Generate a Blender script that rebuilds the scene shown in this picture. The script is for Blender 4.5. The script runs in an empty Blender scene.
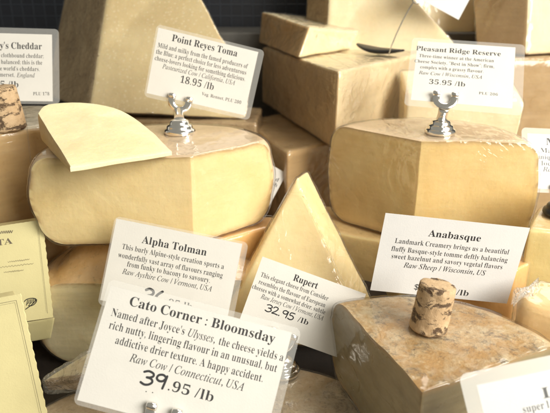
import bpy, bmesh, math, random, string
from mathutils import Vector, Matrix, noise
from mathutils.geometry import tessellate_polygon

random.seed(7)
sc = bpy.context.scene
col = sc.collection

# ------------------------------------------------------------------ camera
CAM = Vector((0, 0, .33))
PITCH = math.radians(20)
F = 590.0                                   # focal length in photo pixels (550 wide)
cd = bpy.data.cameras.new('camera')
cam = bpy.data.objects.new('camera', cd)
col.objects.link(cam)
cam.location = CAM
cam.rotation_euler = (math.pi / 2 - PITCH, 0, 0)
cd.sensor_width = 36
cd.lens = 36 * F / 550
cd.clip_start = .01
cd.clip_end = 20
cd.dof.use_dof = True
cd.dof.focus_distance = .47
cd.dof.aperture_fstop = 11
sc.camera = cam

# ------------------------------------------------------------------ light
w = bpy.data.worlds.new('World')
sc.world = w
w.use_nodes = True
wb = w.node_tree.nodes['Background']
wb.inputs[0].default_value = (.98, .94, .80, 1)
wb.inputs[1].default_value = .29


def area(name, loc, target, size, size_y, power, colour):
    l = bpy.data.lights.new(name, 'AREA')
    l.shape = 'RECTANGLE'
    l.size, l.size_y, l.energy, l.color = size, size_y, power, colour
    o = bpy.data.objects.new(name, l)
    col.objects.link(o)
    o.location = loc
    o.rotation_euler = (Vector(target) - Vector(loc)).to_track_quat('-Z', 'Y').to_euler()
    return o


area('window_light', (.95, -.36, .80), (.0, .55, .10), 1.05, .85, 41, (1, .972, .89))
area('shop_lamp', (.62, 1.0, 1.35), (.05, .6, .15), .9, .6, 11, (1, .92, .80))
sc.view_settings.view_transform = 'Standard'
sc.view_settings.look = 'None'
sc.view_settings.exposure = 0
sc.cycles.transparent_max_bounces = 24
sc.cycles.max_bounces = 8


# ------------------------------------------------------------------ measuring helpers
def ray(px, py):
    t = (206.5 - py) / F
    c, s = math.cos(PITCH), math.sin(PITCH)
    return Vector(((px - 275) / F, c + s * t, -s + c * t))


def P(px, py, d):
    return CAM + ray(px, py) * d


def PZ(px, py, z):
    r = ray(px, py)
    return CAM + r * ((z - CAM.z) / r.z)


def PY(px, py, y):
    r = ray(px, py)
    return CAM + r * (y / r.y)


# ------------------------------------------------------------------ materials
def nt_new(name):
    m = bpy.data.materials.new(name)
    m.use_nodes = True
    t = m.node_tree
    t.nodes.clear()
    out = t.nodes.new('ShaderNodeOutputMaterial')
    return m, t, out


def N(t, typ, **kw):
    n = t.nodes.new('ShaderNode' + typ)
    for k, v in kw.items():
        setattr(n, k, v)
    return n


def L(t, a, b):
    t.links.new(a, b)


def coords(t, scale=(1, 1, 1), rot=(0, 0, 0)):
    g = N(t, 'TexCoord')
    mp = N(t, 'Mapping')
    mp.inputs['Scale'].default_value = scale
    mp.inputs['Rotation'].default_value = rot
    L(t, g.outputs['Object'], mp.inputs['Vector'])
    return mp.outputs['Vector']


def tex_noise(t, vec, scale, detail=4, rough=.55, dist=0):
    n = N(t, 'TexNoise')
    n.inputs['Scale'].default_value = scale
    n.inputs['Detail'].default_value = detail
    n.inputs['Roughness'].default_value = rough
    n.inputs['Distortion'].default_value = dist
    L(t, vec, n.inputs['Vector'])
    return n.outputs['Fac']


def ramp(t, fac, stops):
    r = N(t, 'ValToRGB')
    e = r.color_ramp.elements
    while len(e) < len(stops):
        e.new(.5)
    for k, (p, c) in enumerate(stops):
        e[k].position = p
        e[k].color = c if len(c) == 4 else (*c, 1)
    L(t, fac, r.inputs['Fac'])
    return r.outputs['Color']


def mix(t, fac, a, b, blend='MIX'):
    m = N(t, 'Mix', data_type='RGBA', blend_type=blend)
    for sock, v in ((m.inputs[0], fac), (m.inputs[6], a), (m.inputs[7], b)):
        if hasattr(v, 'links'):
            L(t, v, sock)
        else:
            sock.default_value = v if not isinstance(v, tuple) else (*v, 1)[:4]
    return m.outputs[2]


def g3(v):
    return (v, v, v)


def math_(t, op, a, b):
    m = N(t, 'Math', operation=op)
    for k, v in enumerate((a, b)):
        if hasattr(v, 'links'):
            L(t, v, m.inputs[k])
        else:
            m.inputs[k].default_value = v
    return m.outputs[0]


def bsdf(t, out, base, rough, heights=(), bev=.0012, sss=0, coat=0, metal=0, spec=.5):
    b = N(t, 'BsdfPrincipled')
    if hasattr(base, 'links'):
        L(t, base, b.inputs['Base Color'])
    else:
        b.inputs['Base Color'].default_value = (*base, 1)
    if hasattr(rough, 'links'):
        L(t, rough, b.inputs['Roughness'])
    else:
        b.inputs['Roughness'].default_value = rough
    b.inputs['Metallic'].default_value = metal
    b.inputs['Specular IOR Level'].default_value = spec
    if sss:
        b.inputs['Subsurface Weight'].default_value = sss
        b.inputs['Subsurface Radius'].default_value = (1, .55, .22)
        b.inputs['Subsurface Scale'].default_value = .006
    if coat:
        b.inputs['Coat Weight'].default_value = coat
        b.inputs['Coat Roughness'].default_value = .12
    nrm = None
    if bev:
        be = N(t, 'Bevel', samples=3)
        be.inputs['Radius'].default_value = bev
        nrm = be.outputs['Normal']
    for h, dist in heights:
        bu = N(t, 'Bump')
        bu.inputs['Distance'].default_value = dist
        bu.inputs['Strength'].default_value = 1
        L(t, h, bu.inputs['Height'])
        if nrm:
            L(t, nrm, bu.inputs['Normal'])
        nrm = bu.outputs['Normal']
    if nrm:
        L(t, nrm, b.inputs['Normal'])
    L(t, b.outputs[0], out.inputs['Surface'])
    return b


def paste(name, c, dark, eyes=.0, streak=0, rough=.42, coat=0, crystals=0, band=(.42, .25, .10)):
    m, t, out = nt_new(name)
    v = coords(t)
    big = tex_noise(t, v, 14, 3, .5, .6)
    base = mix(t, ramp(t, big, [(.35, g3(0)), (.7, g3(1))]), c, dark)
    sv = coords(t, (12, 12, 130), (.15, .1, 0))
    st = tex_noise(t, sv, 1.6, 5, .6, .3)
    base = mix(t, ramp(t, st, [(.35, g3(0)), (.75, g3(streak if streak else .12))]), base,
               tuple(x * .72 for x in dark))
    fine = tex_noise(t, v, 300, 4, .7)
    base = mix(t, ramp(t, fine, [(.3, g3(.0)), (.8, g3(.16))]), base, tuple(min(1, x * 1.18) for x in c))
    pits = tex_noise(t, v, 90, 2, .5)
    at = N(t, 'Attribute', attribute_name='under_rind')
    wv = tex_noise(t, v, 45, 3, .6)
    bf = math_(t, 'SUBTRACT', at.outputs['Fac'], math_(t, 'MULTIPLY', math_(t, 'SUBTRACT', wv, .5), .7))
    base = mix(t, ramp(t, bf, [(.25, g3(0)), (.62, g3(.3)), (.9, g3(.75))]), base, band)
    kv = coords(t, (160, 160, 3), (.5, .12, .25))
    knife = tex_noise(t, kv, 1, 3, .6, .4)
    base = mix(t, ramp(t, knife, [(.58, g3(0)), (.76, g3(.12))]), base, tuple(x * .80 for x in dark))
    hs = [(knife, .00014), (fine, .00022), (st, .00016), (pits, .0004)]
    if crystals:
        vo = N(t, 'TexVoronoi')
        vo.inputs['Scale'].default_value = 170
        L(t, v, vo.inputs['Vector'])
        k = ramp(t, vo.outputs['Distance'], [(.12, g3(crystals)), (.34, g3(0))])
        base = mix(t, k, base, (.88, .80, .58))
    if eyes:
        vo = N(t, 'TexVoronoi')
        vo.inputs['Scale'].default_value = 38
        vo.inputs['Randomness'].default_value = 1
        L(t, v, vo.inputs['Vector'])
        e = ramp(t, vo.outputs['Distance'], [(.035, g3(eyes)), (.075, g3(0))])
        pick = N(t, 'SeparateColor')
        L(t, vo.outputs['Color'], pick.inputs[0])
        e2 = math_(t, 'MULTIPLY', e, math_(t, 'GREATER_THAN', pick.outputs[0], .80))
        base = mix(t, e2, base, tuple(x * .45 for x in dark))
        inv = math_(t, 'SUBTRACT', 1, e2)
        hs.append((inv, .0012))
    oil = tex_noise(t, coords(t, (1, 1, 2), (.4, .2, .7)), 30, 4, .6, .8)
    ro = N(t, 'MapRange')
    for k, q in enumerate((.35, .65, rough - .16, rough + .14)):
        ro.inputs[k + 1].default_value = q
    L(t, oil, ro.inputs[0])
    bsdf(t, out, base, ro.outputs[0], hs, sss=.35, coat=coat)
    return m


def rind(name, c, patch, spots, cover=.5, scale=1., bump=.0018, rough=.6, coat=0, spot_amt=.8):
    m, t, out = nt_new(name)
    v = coords(t)
    a = tex_noise(t, v, 30 * scale, 9, .74, .35)
    base = mix(t, ramp(t, a, [(cover - .14, g3(0)), (cover + .13, g3(1))]), c, patch)
    b = tex_noise(t, v, 62 * scale, 8, .78, .25)
    base = mix(t, ramp(t, b, [(.53, g3(0)), (.66, g3(spot_amt))]), base, spots)
    f = tex_noise(t, v, 260 * scale, 5, .7)
    base = mix(t, ramp(t, f, [(.56, g3(0)), (.72, g3(.5))]), base, tuple(x * .5 for x in spots))
    lift = tex_noise(t, v, 140 * scale, 4, .6)
    base = mix(t, ramp(t, lift, [(.52, g3(0)), (.75, g3(.45))]), base, tuple(min(1, x * 1.25) for x in patch))
    bsdf(t, out, base, rough, [(b, bump), (f, bump * .35), (a, bump)], coat=coat, sss=.1)
    return m


def plain(name, c, rough=.5, metal=0, var=.06, coat=0, bump=.0002, spec=.5, bev=.0005):
    m, t, out = nt_new(name)
    v = coords(t)
    n = tex_noise(t, v, 60, 5, .6)
    base = mix(t, ramp(t, n, [(.3, g3(0)), (.7, g3(1))]), tuple(x * (1 - var) for x in c),
               tuple(min(1, x * (1 + var)) for x in c))
    f = tex_noise(t, v, 900, 3, .6)
    bsdf(t, out, base, rough, [(f, bump)] if bump else [], metal=metal, coat=coat, spec=spec, bev=bev)
    return m


def film(name, milky=.03, rough=.12, tint=(1, 1, 1), wrinkle=.0006, scale=17, lo=.055, hi=.8):
    """Clear plastic: mostly see-through, shiny by the angle, its creases catch the light."""
    m, t, out = nt_new(name)
    tr = N(t, 'BsdfTransparent')
    tr.inputs[0].default_value = (*tint, 1)
    gl = N(t, 'BsdfGlossy')
    gl.inputs['Roughness'].default_value = rough
    df = N(t, 'BsdfDiffuse')
    df.inputs[0].default_value = (.85, .84, .80, 1)
    lw = N(t, 'LayerWeight')
    lw.inputs['Blend'].default_value = .5
    facing = math_(t, 'POWER', lw.outputs['Facing'], 4)
    if wrinkle:
        v = coords(t, (1, .22, 1), (.5, .3, .8))
        a = tex_noise(t, v, scale, 3, .55, 1.8)
        a = math_(t, 'ABSOLUTE', math_(t, 'SUBTRACT', a, .5), 0)
        a = math_(t, 'POWER', math_(t, 'SUBTRACT', 1, math_(t, 'MINIMUM', math_(t, 'MULTIPLY', a, 5), 1)), 2.5)
        w2 = coords(t, (1.6, .5, .9), (1.1, .6, .2))
        a2 = tex_noise(t, w2, scale * 2.3, 3, .6, 1.2)
        a = math_(t, 'ADD', a, math_(t, 'MULTIPLY', a2, .3))
        bu = N(t, 'Bump')
        bu.inputs['Distance'].default_value = wrinkle
        L(t, a, bu.inputs['Height'])
        L(t, bu.outputs[0], gl.inputs['Normal'])
        L(t, bu.outputs[0], lw.inputs['Normal'])
    m1 = N(t, 'MixShader')
    m1.inputs[0].default_value = milky
    L(t, tr.outputs[0], m1.inputs[1])
    L(t, df.outputs[0], m1.inputs[2])
    fr = N(t, 'MapRange')
    fr.inputs[1].default_value = 0
    fr.inputs[2].default_value = 1
    fr.inputs[3].default_value = lo
    fr.inputs[4].default_value = hi
    L(t, facing, fr.inputs[0])
    m2 = N(t, 'MixShader')
    L(t, fr.outputs[0], m2.inputs[0])
    L(t, m1.outputs[0], m2.inputs[1])
    L(t, gl.outputs[0], m2.inputs[2])
    L(t, m2.outputs[0], out.inputs['Surface'])
    return m


M = {}
M['butter'] = paste('butter_paste', (.80, .645, .345), (.72, .53, .235), eyes=.3)
M['butter_pale'] = paste('pale_paste', (.84, .75, .47), (.80, .68, .39), eyes=0, streak=.2)
M['gold'] = paste('golden_paste', (.80, .60, .27), (.72, .48, .17), streak=.2)
M['cream'] = paste('cream_paste', (.82, .70, .46), (.76, .61, .36))
M['cream_block'] = paste('cream_block_paste', (.78, .63, .39), (.68, .51, .29), streak=.2)
M['tan'] = paste('tan_paste', (.52, .35, .17), (.40, .245, .10), streak=.35)
M['cheddar'] = paste('brown_paste', (.58, .395, .175), (.45, .28, .11), streak=.3)
M['amber'] = paste('amber_paste', (.70, .48, .22), (.58, .37, .15), streak=.3)
M['khaki'] = paste('khaki_paste', (.36, .285, .15), (.25, .19, .09), streak=.55)
M['granular'] = paste('granular_paste', (.66, .53, .29), (.57, .43, .21), crystals=.28)
M['orange'] = paste('orange_paste', (.74, .46, .18), (.66, .36, .12))
M['white_cut'] = paste('white_cut_paste', (.82, .72, .47), (.72, .60, .34), streak=.5)
M['lemon'] = paste('lemon_paste', (.74, .60, .27), (.66, .50, .20))
M['rind_orange'] = rind('orange_rind', (.76, .46, .18), (.78, .54, .27), (.66, .38, .14), bump=.0004, rough=.4, spot_amt=.35)
M['rind_butter'] = rind('butter_rind', (.75, .51, .21), (.78, .56, .27), (.62, .37, .13), bump=.0004, rough=.42, spot_amt=.35)
M['rind_pink'] = rind('pinkish_rind', (.72, .52, .32), (.78, .60, .38), (.60, .38, .22), bump=.0005, rough=.4, spot_amt=.4)
M['rind_brown'] = rind('brown_rind', (.33, .21, .095), (.44, .31, .16), (.17, .095, .04), bump=.001, rough=.6)
M['shade_tan'] = rind('tan_shade', (.56, .355, .15), (.62, .42, .20), (.40, .24, .10), bump=.0005, rough=.45, spot_amt=.4)  # browner colour that stands in for shade on the big block
M['rind_cloth'] = rind('cloth_rind', (.68, .58, .41), (.78, .70, .54), (.42, .31, .18), bump=.0012)
M['rind_crust'] = rind('crust_rind', (.38, .25, .115), (.52, .38, .20), (.22, .13, .06), bump=.0016, scale=1.2)
M['rind_mould'] = rind('mould_rind', (.60, .345, .12), (.80, .68, .45), (.12, .085, .06), cover=.57, scale=1.15, bump=.0030, spot_amt=.9)
M['rind_grey'] = rind('grey_rind', (.46, .31, .16), (.58, .47, .31), (.17, .12, .08), cover=.5, scale=1.15, bump=.0026)
M['film'] = film('cling_film')
M['film_tight'] = film('tight_film', milky=.015, wrinkle=.0004, scale=11)
M['film_crinkled'] = film('crinkled_film', milky=.16, wrinkle=.0028, scale=40, lo=.08)
M['sleeve'] = film('card_sleeve', milky=.025, rough=.2, wrinkle=0, lo=.008, hi=.4)
M['seal'] = film('sealed_border', milky=.20, rough=.2, wrinkle=0, lo=.015, hi=.3)
M['sleeve_milky'] = film('milky_sleeve', milky=.10, rough=.25, wrinkle=0, lo=.02, hi=.4)
M['seal_milky'] = film('milky_border', milky=.45, rough=.25, wrinkle=0, lo=.02, hi=.3)
M['paper'] = plain('card_paper', (.66, .635, .585), .75, var=.02, bump=.00008, bev=0)
M['paper_white'] = plain('white_card_paper', (.64, .63, .62), .75, var=.02, bump=.00008, bev=0)
M['label_paper'] = plain('yellow_label_paper', (.75, .665, .35), .6, var=.03, bump=.0001, bev=0)
M['ink'] = plain('black_ink', (.02, .019, .02), .7, var=.2, bump=0, bev=0)
M['ink_grey'] = plain('grey_ink', (.16, .13, .09), .7, var=.2, bump=0, bev=0)
M['marker'] = plain('marker_ink', (.012, .012, .016), .55, var=.2, bump=0, bev=0)
M['chrome'] = plain('chrome', (.90, .88, .84), .16, metal=1, var=.05, bump=0, bev=0)
M['black'] = plain('black_plastic', (.014, .014, .016), .35, var=.2, bump=.0002, bev=.001)
M['wire'] = plain('steel_wire', (.45, .43, .40), .3, metal=1, bump=0, bev=0)
M['counter'] = plain('dark_counter', (.03, .024, .02), .5, var=.3, bump=.0004, bev=0)
M['ledge'] = plain('grey_ledge', (.09, .085, .075), .45, var=.25, bump=.0006, bev=.001)


def cork_mat():
    m, t, out = nt_new('cork')
    v = coords(t)
    n = tex_noise(t, v, 70, 6, .7)
    base = mix(t, ramp(t, n, [(.3, g3(0)), (.7, g3(1))]), (.42, .275, .145), (.56, .40, .235))
    v2 = coords(t, (1, 1, 1.7))
    h = tex_noise(t, v2, 80, 5, .65, .4)
    hole = ramp(t, h, [(.53, g3(0)), (.61, g3(.95))])
    base = mix(t, hole, base, (.075, .038, .018))
    f = tex_noise(t, v, 420, 4, .7)
    base = mix(t, ramp(t, f, [(.5, g3(0)), (.8, g3(.5))]), base, (.36, .23, .11))
    bsdf(t, out, base, .75, [(math_(t, 'SUBTRACT', 1, hole), .0014), (f, .0006)], bev=.0012)
    return m


M['cork'] = cork_mat()


def tile_mat():
    m, t, out = nt_new('dark_mosaic_tile')
    g = N(t, 'TexCoord')
    sx = N(t, 'SeparateXYZ')
    L(t, g.outputs['Object'], sx.inputs[0])
    cx = N(t, 'CombineXYZ')
    L(t, sx.outputs[0], cx.inputs[0])
    L(t, sx.outputs[2], cx.inputs[1])
    b = N(t, 'TexBrick', offset=0., squash=1.)
    b.inputs['Color1'].default_value = (.007, .008, .012, 1)
    b.inputs['Color2'].default_value = (.011, .013, .019, 1)
    b.inputs['Mortar'].default_value = (.019, .023, .031, 1)
    b.inputs['Scale'].default_value = 1
    b.inputs['Mortar Size'].default_value = .0017
    b.inputs['Mortar Smooth'].default_value = .35
    b.inputs['Brick Width'].default_value = .0205
    b.inputs['Row Height'].default_value = .0205
    L(t, cx.outputs[0], b.inputs['Vector'])
    bsdf(t, out, b.outputs['Color'], .4, [(b.outputs['Fac'], .0012)], bev=0)
    return m


M['tile'] = tile_mat()


# ------------------------------------------------------------------ object helpers
def thing(name, label, cat, loc=(0, 0, 0), group=None):
    o = bpy.data.objects.new(name, None)
    col.objects.link(o)
    o.location = loc
    o.empty_display_size = .02
    o['label'], o['category'] = label, cat
    if group:
        o['group'] = group
    return o


def obj(name, bm, mat, parent=None, smooth=True, sharp=35):
    me = bpy.data.meshes.new(name)
    if parent is not None:
        bm.transform(Matrix.Translation(-origin(parent)))
    bm.to_mesh(me)
    bm.free()
    me.materials.append(mat)
    if smooth:
        me.polygons.foreach_set('use_smooth', [True] * len(me.polygons))
        me.set_sharp_from_angle(angle=math.radians(sharp))
    o = bpy.data.objects.new(name, me)
    col.objects.link(o)
    if parent is not None:
        o.parent = parent
    return o


def origin(o):
    v = Vector((0, 0, 0))
    while o is not None:
        v += Vector(o.location)
        o = o.parent
    return v


def tag(o, label, cat, group=None):
    o['label'], o['category'] = label, cat
    if group:
        o['group'] = group
    return o


def wob(p, amp, f=22., seed=0):
    q = p * f + Vector((seed * 3.7, seed * 1.3, seed * 2.1))
    return noise.noise_vector(q) * amp + noise.noise_vector(q * 3.1) * amp * .3


def only(bm, keep):
    c = bm.copy()
    bmesh.ops.delete(c, geom=[f for f in c.faces if f.material_index not in keep], context='FACES')
    return c


def wrap_of(bm, off=.0014, amp=.0010, f=55., seed=0, ripple=None):
    c = bm.copy()
    c.normal_update()
    moves = []
    for v in c.verts:
        p = v.co
        q = Vector((p.x * f, p.y * f * .5, p.z * f)) + Vector((seed * 5.1, 0, seed * 1.7))
        n = noise.noise(q) + .5 * noise.noise(q * 2.7)
        r = 1 - abs(n) * 2.2
        extra = 0
        if ripple:
            middle, reach, across, length, height = ripple
            fall = max(0, 1 - (p - middle).length / reach)
            extra = height * fall ** .7 * (1 + math.sin((p - middle).dot(across) / length * 2 * math.pi + noise.noise(p * 30) * 1.5))
        moves.append(v.normal * (off + amp * max(-.8, r) + extra))
    for v, d in zip(c.verts, moves):
        v.co += d
    return c


def finish(bm, t, parts, wrap=None, seed=0, wrap_amp=.0006, ripple=None):
    """Split by material index into the parts of thing t; optional cling film as one more part."""
    bmesh.ops.recalc_face_normals(bm, faces=bm.faces)
    for k, (nm, mt) in enumerate(parts):
        if any(f.material_index == k for f in bm.faces):
            obj(nm, only(bm, (k,)), mt, t)
    if wrap:
        obj('plastic_wrap', wrap_of(bm, .0013 + wrap_amp * .3, wrap_amp, seed=seed, ripple=ripple), wrap, t, sharp=180)
    bm.free()


def densify(bm, maxlen):
    bmesh.ops.triangulate(bm, faces=bm.faces)
    for _ in range(8):
        e = [x for x in bm.edges if x.calc_length() > maxlen]
        if not e:
            break
        bmesh.ops.subdivide_edges(bm, edges=e, cuts=1, use_grid_fill=False)
        bmesh.ops.triangulate(bm, faces=[f for f in bm.faces if len(f.verts) > 3])
    bmesh.ops.remove_doubles(bm, verts=bm.verts, dist=.00025)
    bmesh.ops.dissolve_degenerate(bm, dist=.0002, edges=bm.edges)
    bmesh.ops.triangulate(bm, faces=[f for f in bm.faces if len(f.verts) > 3])
    bmesh.ops.beautify_fill(bm, faces=bm.faces, edges=[e for e in bm.edges if len(e.link_faces) == 2 and e.calc_face_angle(9) < .02
                                                       and e.link_faces[0].material_index == e.link_faces[1].material_index])


def solid(bot, top, idx, bevel=.003, dens=.006, amp=.0010, seed=0, seg=3, f=22.):
    """Block between two loops with the same number of corners; idx = [bottom, top, side0, side1 ...]."""
    bm = bmesh.new()
    b = [bm.verts.new(p) for p in bot]
    t = [bm.verts.new(p) for p in top]
    n = len(b)
    fs = [bm.faces.new(list(reversed(b))), bm.faces.new(t)]
    for k in range(n):
        fs.append(bm.faces.new([b[k], b[(k + 1) % n], t[(k + 1) % n], t[k]]))
    for fc, i in zip(fs, idx):
        fc.material_index = i
    bmesh.ops.recalc_face_normals(bm, faces=bm.faces)
    if bevel:
        bmesh.ops.bevel(bm, geom=list(bm.edges), offset=bevel, segments=seg, profile=.5, affect='EDGES',
                        clamp_overlap=True, material=-1)
    densify(bm, dens)
    for v in bm.verts:
        v.co += wob(v.co, amp, f, seed)
    return bm


def cutwheel(apex, z0, z1, a0, R0, a1, R1, bulge=0., rb=.012, rt=.012, side=.004, crown=0., nt=56, nu=36, amp=.0010,
             seed=0, tilt=None, mid=None, face_out=0.):
    """Piece of a round cheese cut along two vertical planes that meet at apex. Index 0 = cut faces, 1 = rind."""
    a0, a1 = math.radians(a0), math.radians(a1)
    prof = []
    k1 = 7
    for k in range(k1 + 1):
        a = k / k1 * math.pi / 2
        prof.append((rb * (1 - math.sin(a)), z0 + rb * (1 - math.cos(a))))
    ns = 12
    zs0, zs1 = z0 + rb, z1 - rt
    for k in range(1, ns):
        s = k / ns
        prof.append((-side * math.sin(math.pi * s), zs0 + (zs1 - zs0) * s))
    for k in range(k1 + 1):
        a = k / k1 * math.pi / 2
        prof.append((rt * (1 - math.cos(a)), z1 - rt + rt * math.sin(a)))

    def R(s):
        return R0 + (R1 - R0) * s + bulge * math.sin(math.pi * s) ** .8

    bm = bmesh.new()
    K = len(prof)
    rim = bm.verts.layers.float.new('under_rind')

    def pt(s, u, ins, z):
        a = a0 + (a1 - a0) * s
        r = u * (R(s) - ins)
        zz = z
        if crown:
            zz += crown * (z - z0) / (z1 - z0) * math.sin(math.pi * s) ** .7 * 4 * u * (1 - u)
        return Vector((apex[0] + math.cos(a) * r, apex[1] + math.sin(a) * r, zz))

    def grid(fn, nI, nJ, idx):
        vs = [[bm.verts.new(fn(i, j)) for j in range(nJ + 1)] for i in range(nI + 1)]
        for i in range(nI):
            for j in range(nJ):
                q = [vs[i][j], vs[i + 1][j], vs[i + 1][j + 1], vs[i][j + 1]]
                try:
                    fc = bm.faces.new(q)
                    fc.material_index = idx
                except ValueError:
                    pass

    for s in (0., 1.):
        n0 = len(bm.verts)
        grid(lambda i, j: pt(s, i / nu, *prof[j]), nu, K - 1, 0)
        for vi, v in enumerate(list(bm.verts)[n0:]):
            i, j = divmod(vi, K)
            dist = min((R(s) - prof[j][0]) * (1 - i / nu), z1 - prof[j][1], prof[j][1] - z0)
            v[rim] = max(0., 1 - dist / .0065)
    grid(lambda i, j: pt(i / nt, 1, *prof[j]), nt, K - 1, 1)
    grid(lambda i, j: pt(i / nt, j / nu, *prof[0]), nt, nu, 1)
    grid(lambda i, j: pt(i / nt, j / nu, *prof[-1]), nt, nu, 1)
    bmesh.ops.remove_doubles(bm, verts=bm.verts, dist=1e-5)
    bmesh.ops.dissolve_degenerate(bm, dist=1e-6, edges=bm.edges)
    if tilt:
        ax, deg = tilt
        rot = Matrix.Rotation(math.radians(deg), 4, Vector(ax))
        c = Vector((apex[0], apex[1], z0))
        bm.transform(Matrix.Translation(c) @ rot @ Matrix.Translation(-c))
    for v in bm.verts:
        v.co += wob(v.co, amp, 22, seed)
    return bm


def tube(bm, pts, r, seg=10, closed=False, flat=None):
    pts = [Vector(p) for p in pts]
    n = len(pts)
    rings = []
    up = None
    for i, p in enumerate(pts):
        if closed:
            d = pts[(i + 1) % n] - pts[i - 1]
        else:
            d = pts[min(i + 1, n - 1)] - pts[max(i - 1, 0)]
        d.normalize()
        if up is None:
            up = Vector((0, 0, 1)) if abs(d.z) < .9 else Vector((0, 1, 0))
        s = d.cross(up).normalized()
        up = s.cross(d).normalized()
        rr = r[i] if isinstance(r, (list, tuple)) else r
        rings.append([bm.verts.new(p + (s * math.cos(a) + up * math.sin(a)) * rr)
                      for a in (k / seg * 2 * math.pi for k in range(seg))])
    m = n if closed else n - 1
    for i in range(m):
        a, b = rings[i], rings[(i + 1) % n]
        for k in range(seg):
            bm.faces.new([a[k], a[(k + 1) % seg], b[(k + 1) % seg], b[k]])
    if not closed:
        bm.faces.new(list(reversed(rings[0])))
        bm.faces.new(rings[-1])
    return bm


def lathe(bm, base, prof, seg=40, axis=None, squash=1.):
    m = Vector((0, 0, 1)).rotation_difference(Vector(axis)).to_matrix() if axis else Matrix.Identity(3)
    rings = []
    for r, z in prof:
        rings.append([bm.verts.new(Vector(base) + m @ Vector((r * math.cos(a), r * math.sin(a), z)))
                      for a in (k / seg * 2 * math.pi for k in range(seg))])
    for a, b in zip(rings, rings[1:]):
        for k in range(seg):
            bm.faces.new([a[k], a[(k + 1) % seg], b[(k + 1) % seg], b[k]])
    bm.faces.new(list(reversed(rings[0])))
    bm.faces.new(rings[-1])
    return bm


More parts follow.
